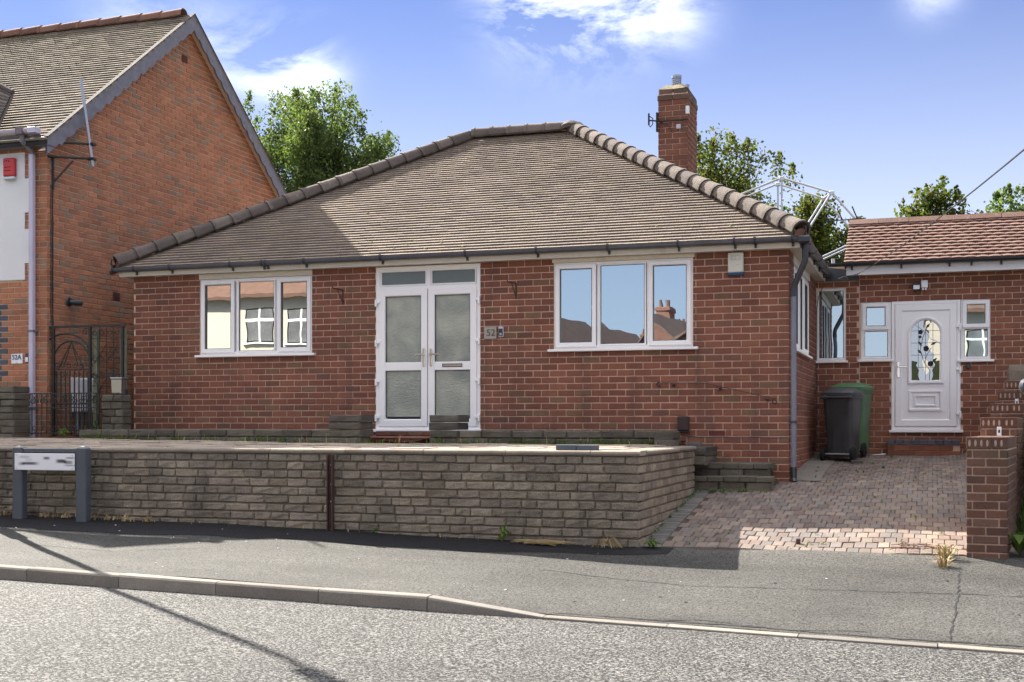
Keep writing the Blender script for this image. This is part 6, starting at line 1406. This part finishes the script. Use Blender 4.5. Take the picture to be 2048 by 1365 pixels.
for s in (-1, 1):
    mb = MB(carT); mb.sm = True; mb.loft([[(s * (.86 + .11 + .09 * r * math.cos(a)), -.68 + y, 1.02 + .075 * r * math.sin(a)) for a in np.linspace(0, 2 * math.pi, 10, endpoint=False)] for r, y in ((.5, -.07), (1, -.03), (1.02, .03), (.9, .05))]); mr = obj('mirror', mb, bpy.data.materials['silver_paint'], t)
    mb = MB(carT); mb.tube([(s * .97, -.76, 1.02), (s * .97, -.765, 1.02)], .06, 10); obj('mirror_glass', mb, m_black, mr)
    for y in (-1.25, 1.25):
        mb = MB(carT); mb.sm = True; mb.tube([(s * .62, y, .31), (s * .64, y, .31), (s * .82, y, .31), (s * .845, y, .31)], [.25, .31, .31, .25], 20); wl = obj('wheel', mb, m_rubber, t); mb = MB(carT); mb.tube([(s * .845, y, .31), (s * .855, y, .31)], .19, 14); obj('rim', mb, m_alu, wl)
    mb = MB(carT); mb.box(s * .04, s * .40, -2.035, -1.95, .56, .70, .01); mb.box(s * .0, s * .78, -2.03, -1.9, .36, .46, .02); obj('grille', mb, m_black, t)
    mb = MB(carT); mb.box(s * .45, s * .72, -2.03, -1.90, .60, .74, .03); obj('headlight', mb, m_white, t)

# ================================================================== HOUSES ACROSS THE ROAD (mirrored in the windows)
m_greypane = M('curtained_pane', (.15, .155, .16), .3, (1.5, .4), (8, .2), ())
def street_house(name, label, cx, cy, w, d, eave, ridge, gr, m, ridge_along='x', rot=0.0, wins=()):
    t = thing(name, label, 'house', (cx, cy, gr), 'houses across the road'); rm_ = Matrix.Translation((cx, cy, 0)) @ Matrix.Rotation(rot, 4, 'Z'); T = lambda a, b, c: tuple(rm_ @ Vector((a, b, c)))
    mb = MB(T); mb.box(-w / 2, w / 2, -d / 2, d / 2, gr - .3, eave)
    if ridge_along == 'y': mb.prism([(-w / 2, d / 2 - .01, eave), (w / 2, d / 2 - .01, eave), (0, d / 2 - .01, ridge)], (0, -d + .02, 0))
    else: mb.prism([(-w / 2 + .01, -d / 2, eave), (-w / 2 + .01, d / 2, eave), (-w / 2 + .01, 0, ridge)], (w - .02, 0, 0))
    wl = obj('wall', mb, m, t); e = .3; k = (ridge - eave)
    mb = MB(T)
    if ridge_along == 'y':
        for s in (-1, 1): mb.prism([(s * (w / 2 + e), -d / 2 - .2, eave - e * k / (w / 2)), (0, -d / 2 - .2, ridge), (0, -d / 2 - .2, ridge + .12), (s * (w / 2 + e), -d / 2 - .2, eave - e * k / (w / 2) + .12)], (0, d + .4, 0))
    else:
        for s in (-1, 1): mb.prism([(-w / 2 - .2, s * (d / 2 + e), eave - e * k / (d / 2)), (-w / 2 - .2, 0, ridge), (-w / 2 - .2, 0, ridge + .12), (-w / 2 - .2, s * (d / 2 + e), eave - e * k / (d / 2) + .12)], (w + .4, 0, 0))
    rf = obj('roof', mb, m_slate, t)
    mb = MB(T); cxx = -w * .36; mb.box(cxx - .35, cxx + .35, -.3, .3, ridge - .4, ridge + .9, .02); mb.box(cxx - .4, cxx + .4, -.35, .35, ridge + .75, ridge + .86); ch = obj('chimney', mb, m_redhouse, rf)
    for x in (-.17, .17): mb = MB(T); mb.tube([(cxx + x, 0, ridge + .9), (cxx + x, 0, ridge + 1.25)], [.11, .09], 8); obj('chimney_pot', mb, m_tile_x, ch)
    for (x, z, ww_, hh) in wins:
        mb = MB(T); mb.ring(x - ww_ / 2, x + ww_ / 2, z - hh / 2, z + hh / 2, .07, -(-d / 2) , d / 2 - .05, .01); mb.box(x - .035, x + .035, d / 2 - .02, d / 2 + .005, z - hh / 2, z + hh / 2); mb.box(x - ww_ / 2, x + ww_ / 2, d / 2 - .02, d / 2 + .004, z + hh * .12, z + hh * .2); mb.box(x - ww_ / 2 - .1, x + ww_ / 2 + .1, d / 2 - .01, d / 2 + .1, z - hh / 2 - .06, z - hh / 2); wn = obj('window', mb, m_white, t)
        mb = MB(T); mb.add([(x - ww_ / 2 + .05, d / 2 + .001, z - hh / 2 + .05), (x + ww_ / 2 - .05, d / 2 + .001, z - hh / 2 + .05), (x + ww_ / 2 - .05, d / 2 + .001, z + hh / 2 - .05), (x - ww_ / 2 + .05, d / 2 + .001, z + hh / 2 - .05)], [(0, 1, 2, 3)]); obj('pane', mb, m_greypane, wn)
    mb = MB(T); mb.tube([(w / 2 - .4, d / 2 + .08, gr), (w / 2 - .4, d / 2 + .08, eave)], .05, 6); obj('downpipe', mb, m_black, t)
    return t
gr = -1.2
street_house('cream_house', 'cream rendered house across the road mirrored in the left window', -23.5, -11.5, 11, 7, 4.75, 7.4, gr, m_creamhouse, 'x', 0, [(.55, 3.55, 1.1, 1.25), (2.7, 3.55, 1.1, 1.25), (-2.8, 3.55, 1.1, 1.25), (.55, .6, 1.3, 1.3), (3.2, .6, 1.3, 1.3)])
street_house('brick_house', 'brick gabled house at the near left of the opposite side street', -14.5, -15.5, 3.8, 9, 2.3, 4.2, gr, m_redhouse, 'y', R(12), [(-1.2, .7, 1.1, 1.2), (1.2, .7, 1.1, 1.2)])
street_house('brick_house', 'brick house further down the left of the opposite side street', -17.0, -29, 4.6, 12, 2.6, 4.8, gr, m_redhouse, 'y', R(12), [(0, .7, 1.2, 1.2)])
street_house('brick_house', 'brick house at the near right of the opposite side street', -6.7, -17.5, 4.2, 10, 2.0, 3.45, gr, m_redhouse, 'y', R(12), [(-1.2, .7, 1.1, 1.2), (1.2, .7, 1.1, 1.2)])
street_house('brick_house', 'brick house further down the right of the opposite side street', -10.4, -30, 5.0, 12, 2.6, 4.9, gr, m_redhouse, 'y', R(12), [(0, .7, 1.2, 1.2)])
for k in range(4): street_house('brick_house', ('leftmost', 'second from the left', 'third from the left', 'rightmost')[k] + ' of four brick houses closing the opposite side street', -22.5 + k * 3.4, -44 + k * .6, 3.2, 7, 2.6 + .15 * (k % 2), 4.6 + .5 * (k % 2), gr, m_redhouse, 'y', R(8), [(0, .9, 1.0, 1.2)])
street_house('cream_house', 'cream rendered house across the road opposite the driveway', 4.5, -12, 9, 7, 4.2, 6.6, gr, m_creamhouse, 'x', 0, [(-2.5, 3.0, 1.2, 1.2), (2.5, 3.0, 1.2, 1.2), (-2.5, .4, 1.4, 1.3), (2.5, .4, 1.4, 1.3)])

# ------------------------------------------------------------------ lift everything so that the road lies near z = 0
for o in list(sc.objects):
    if o.parent is None and o.type not in ('CAMERA', 'LIGHT'): o.location.z += EYE
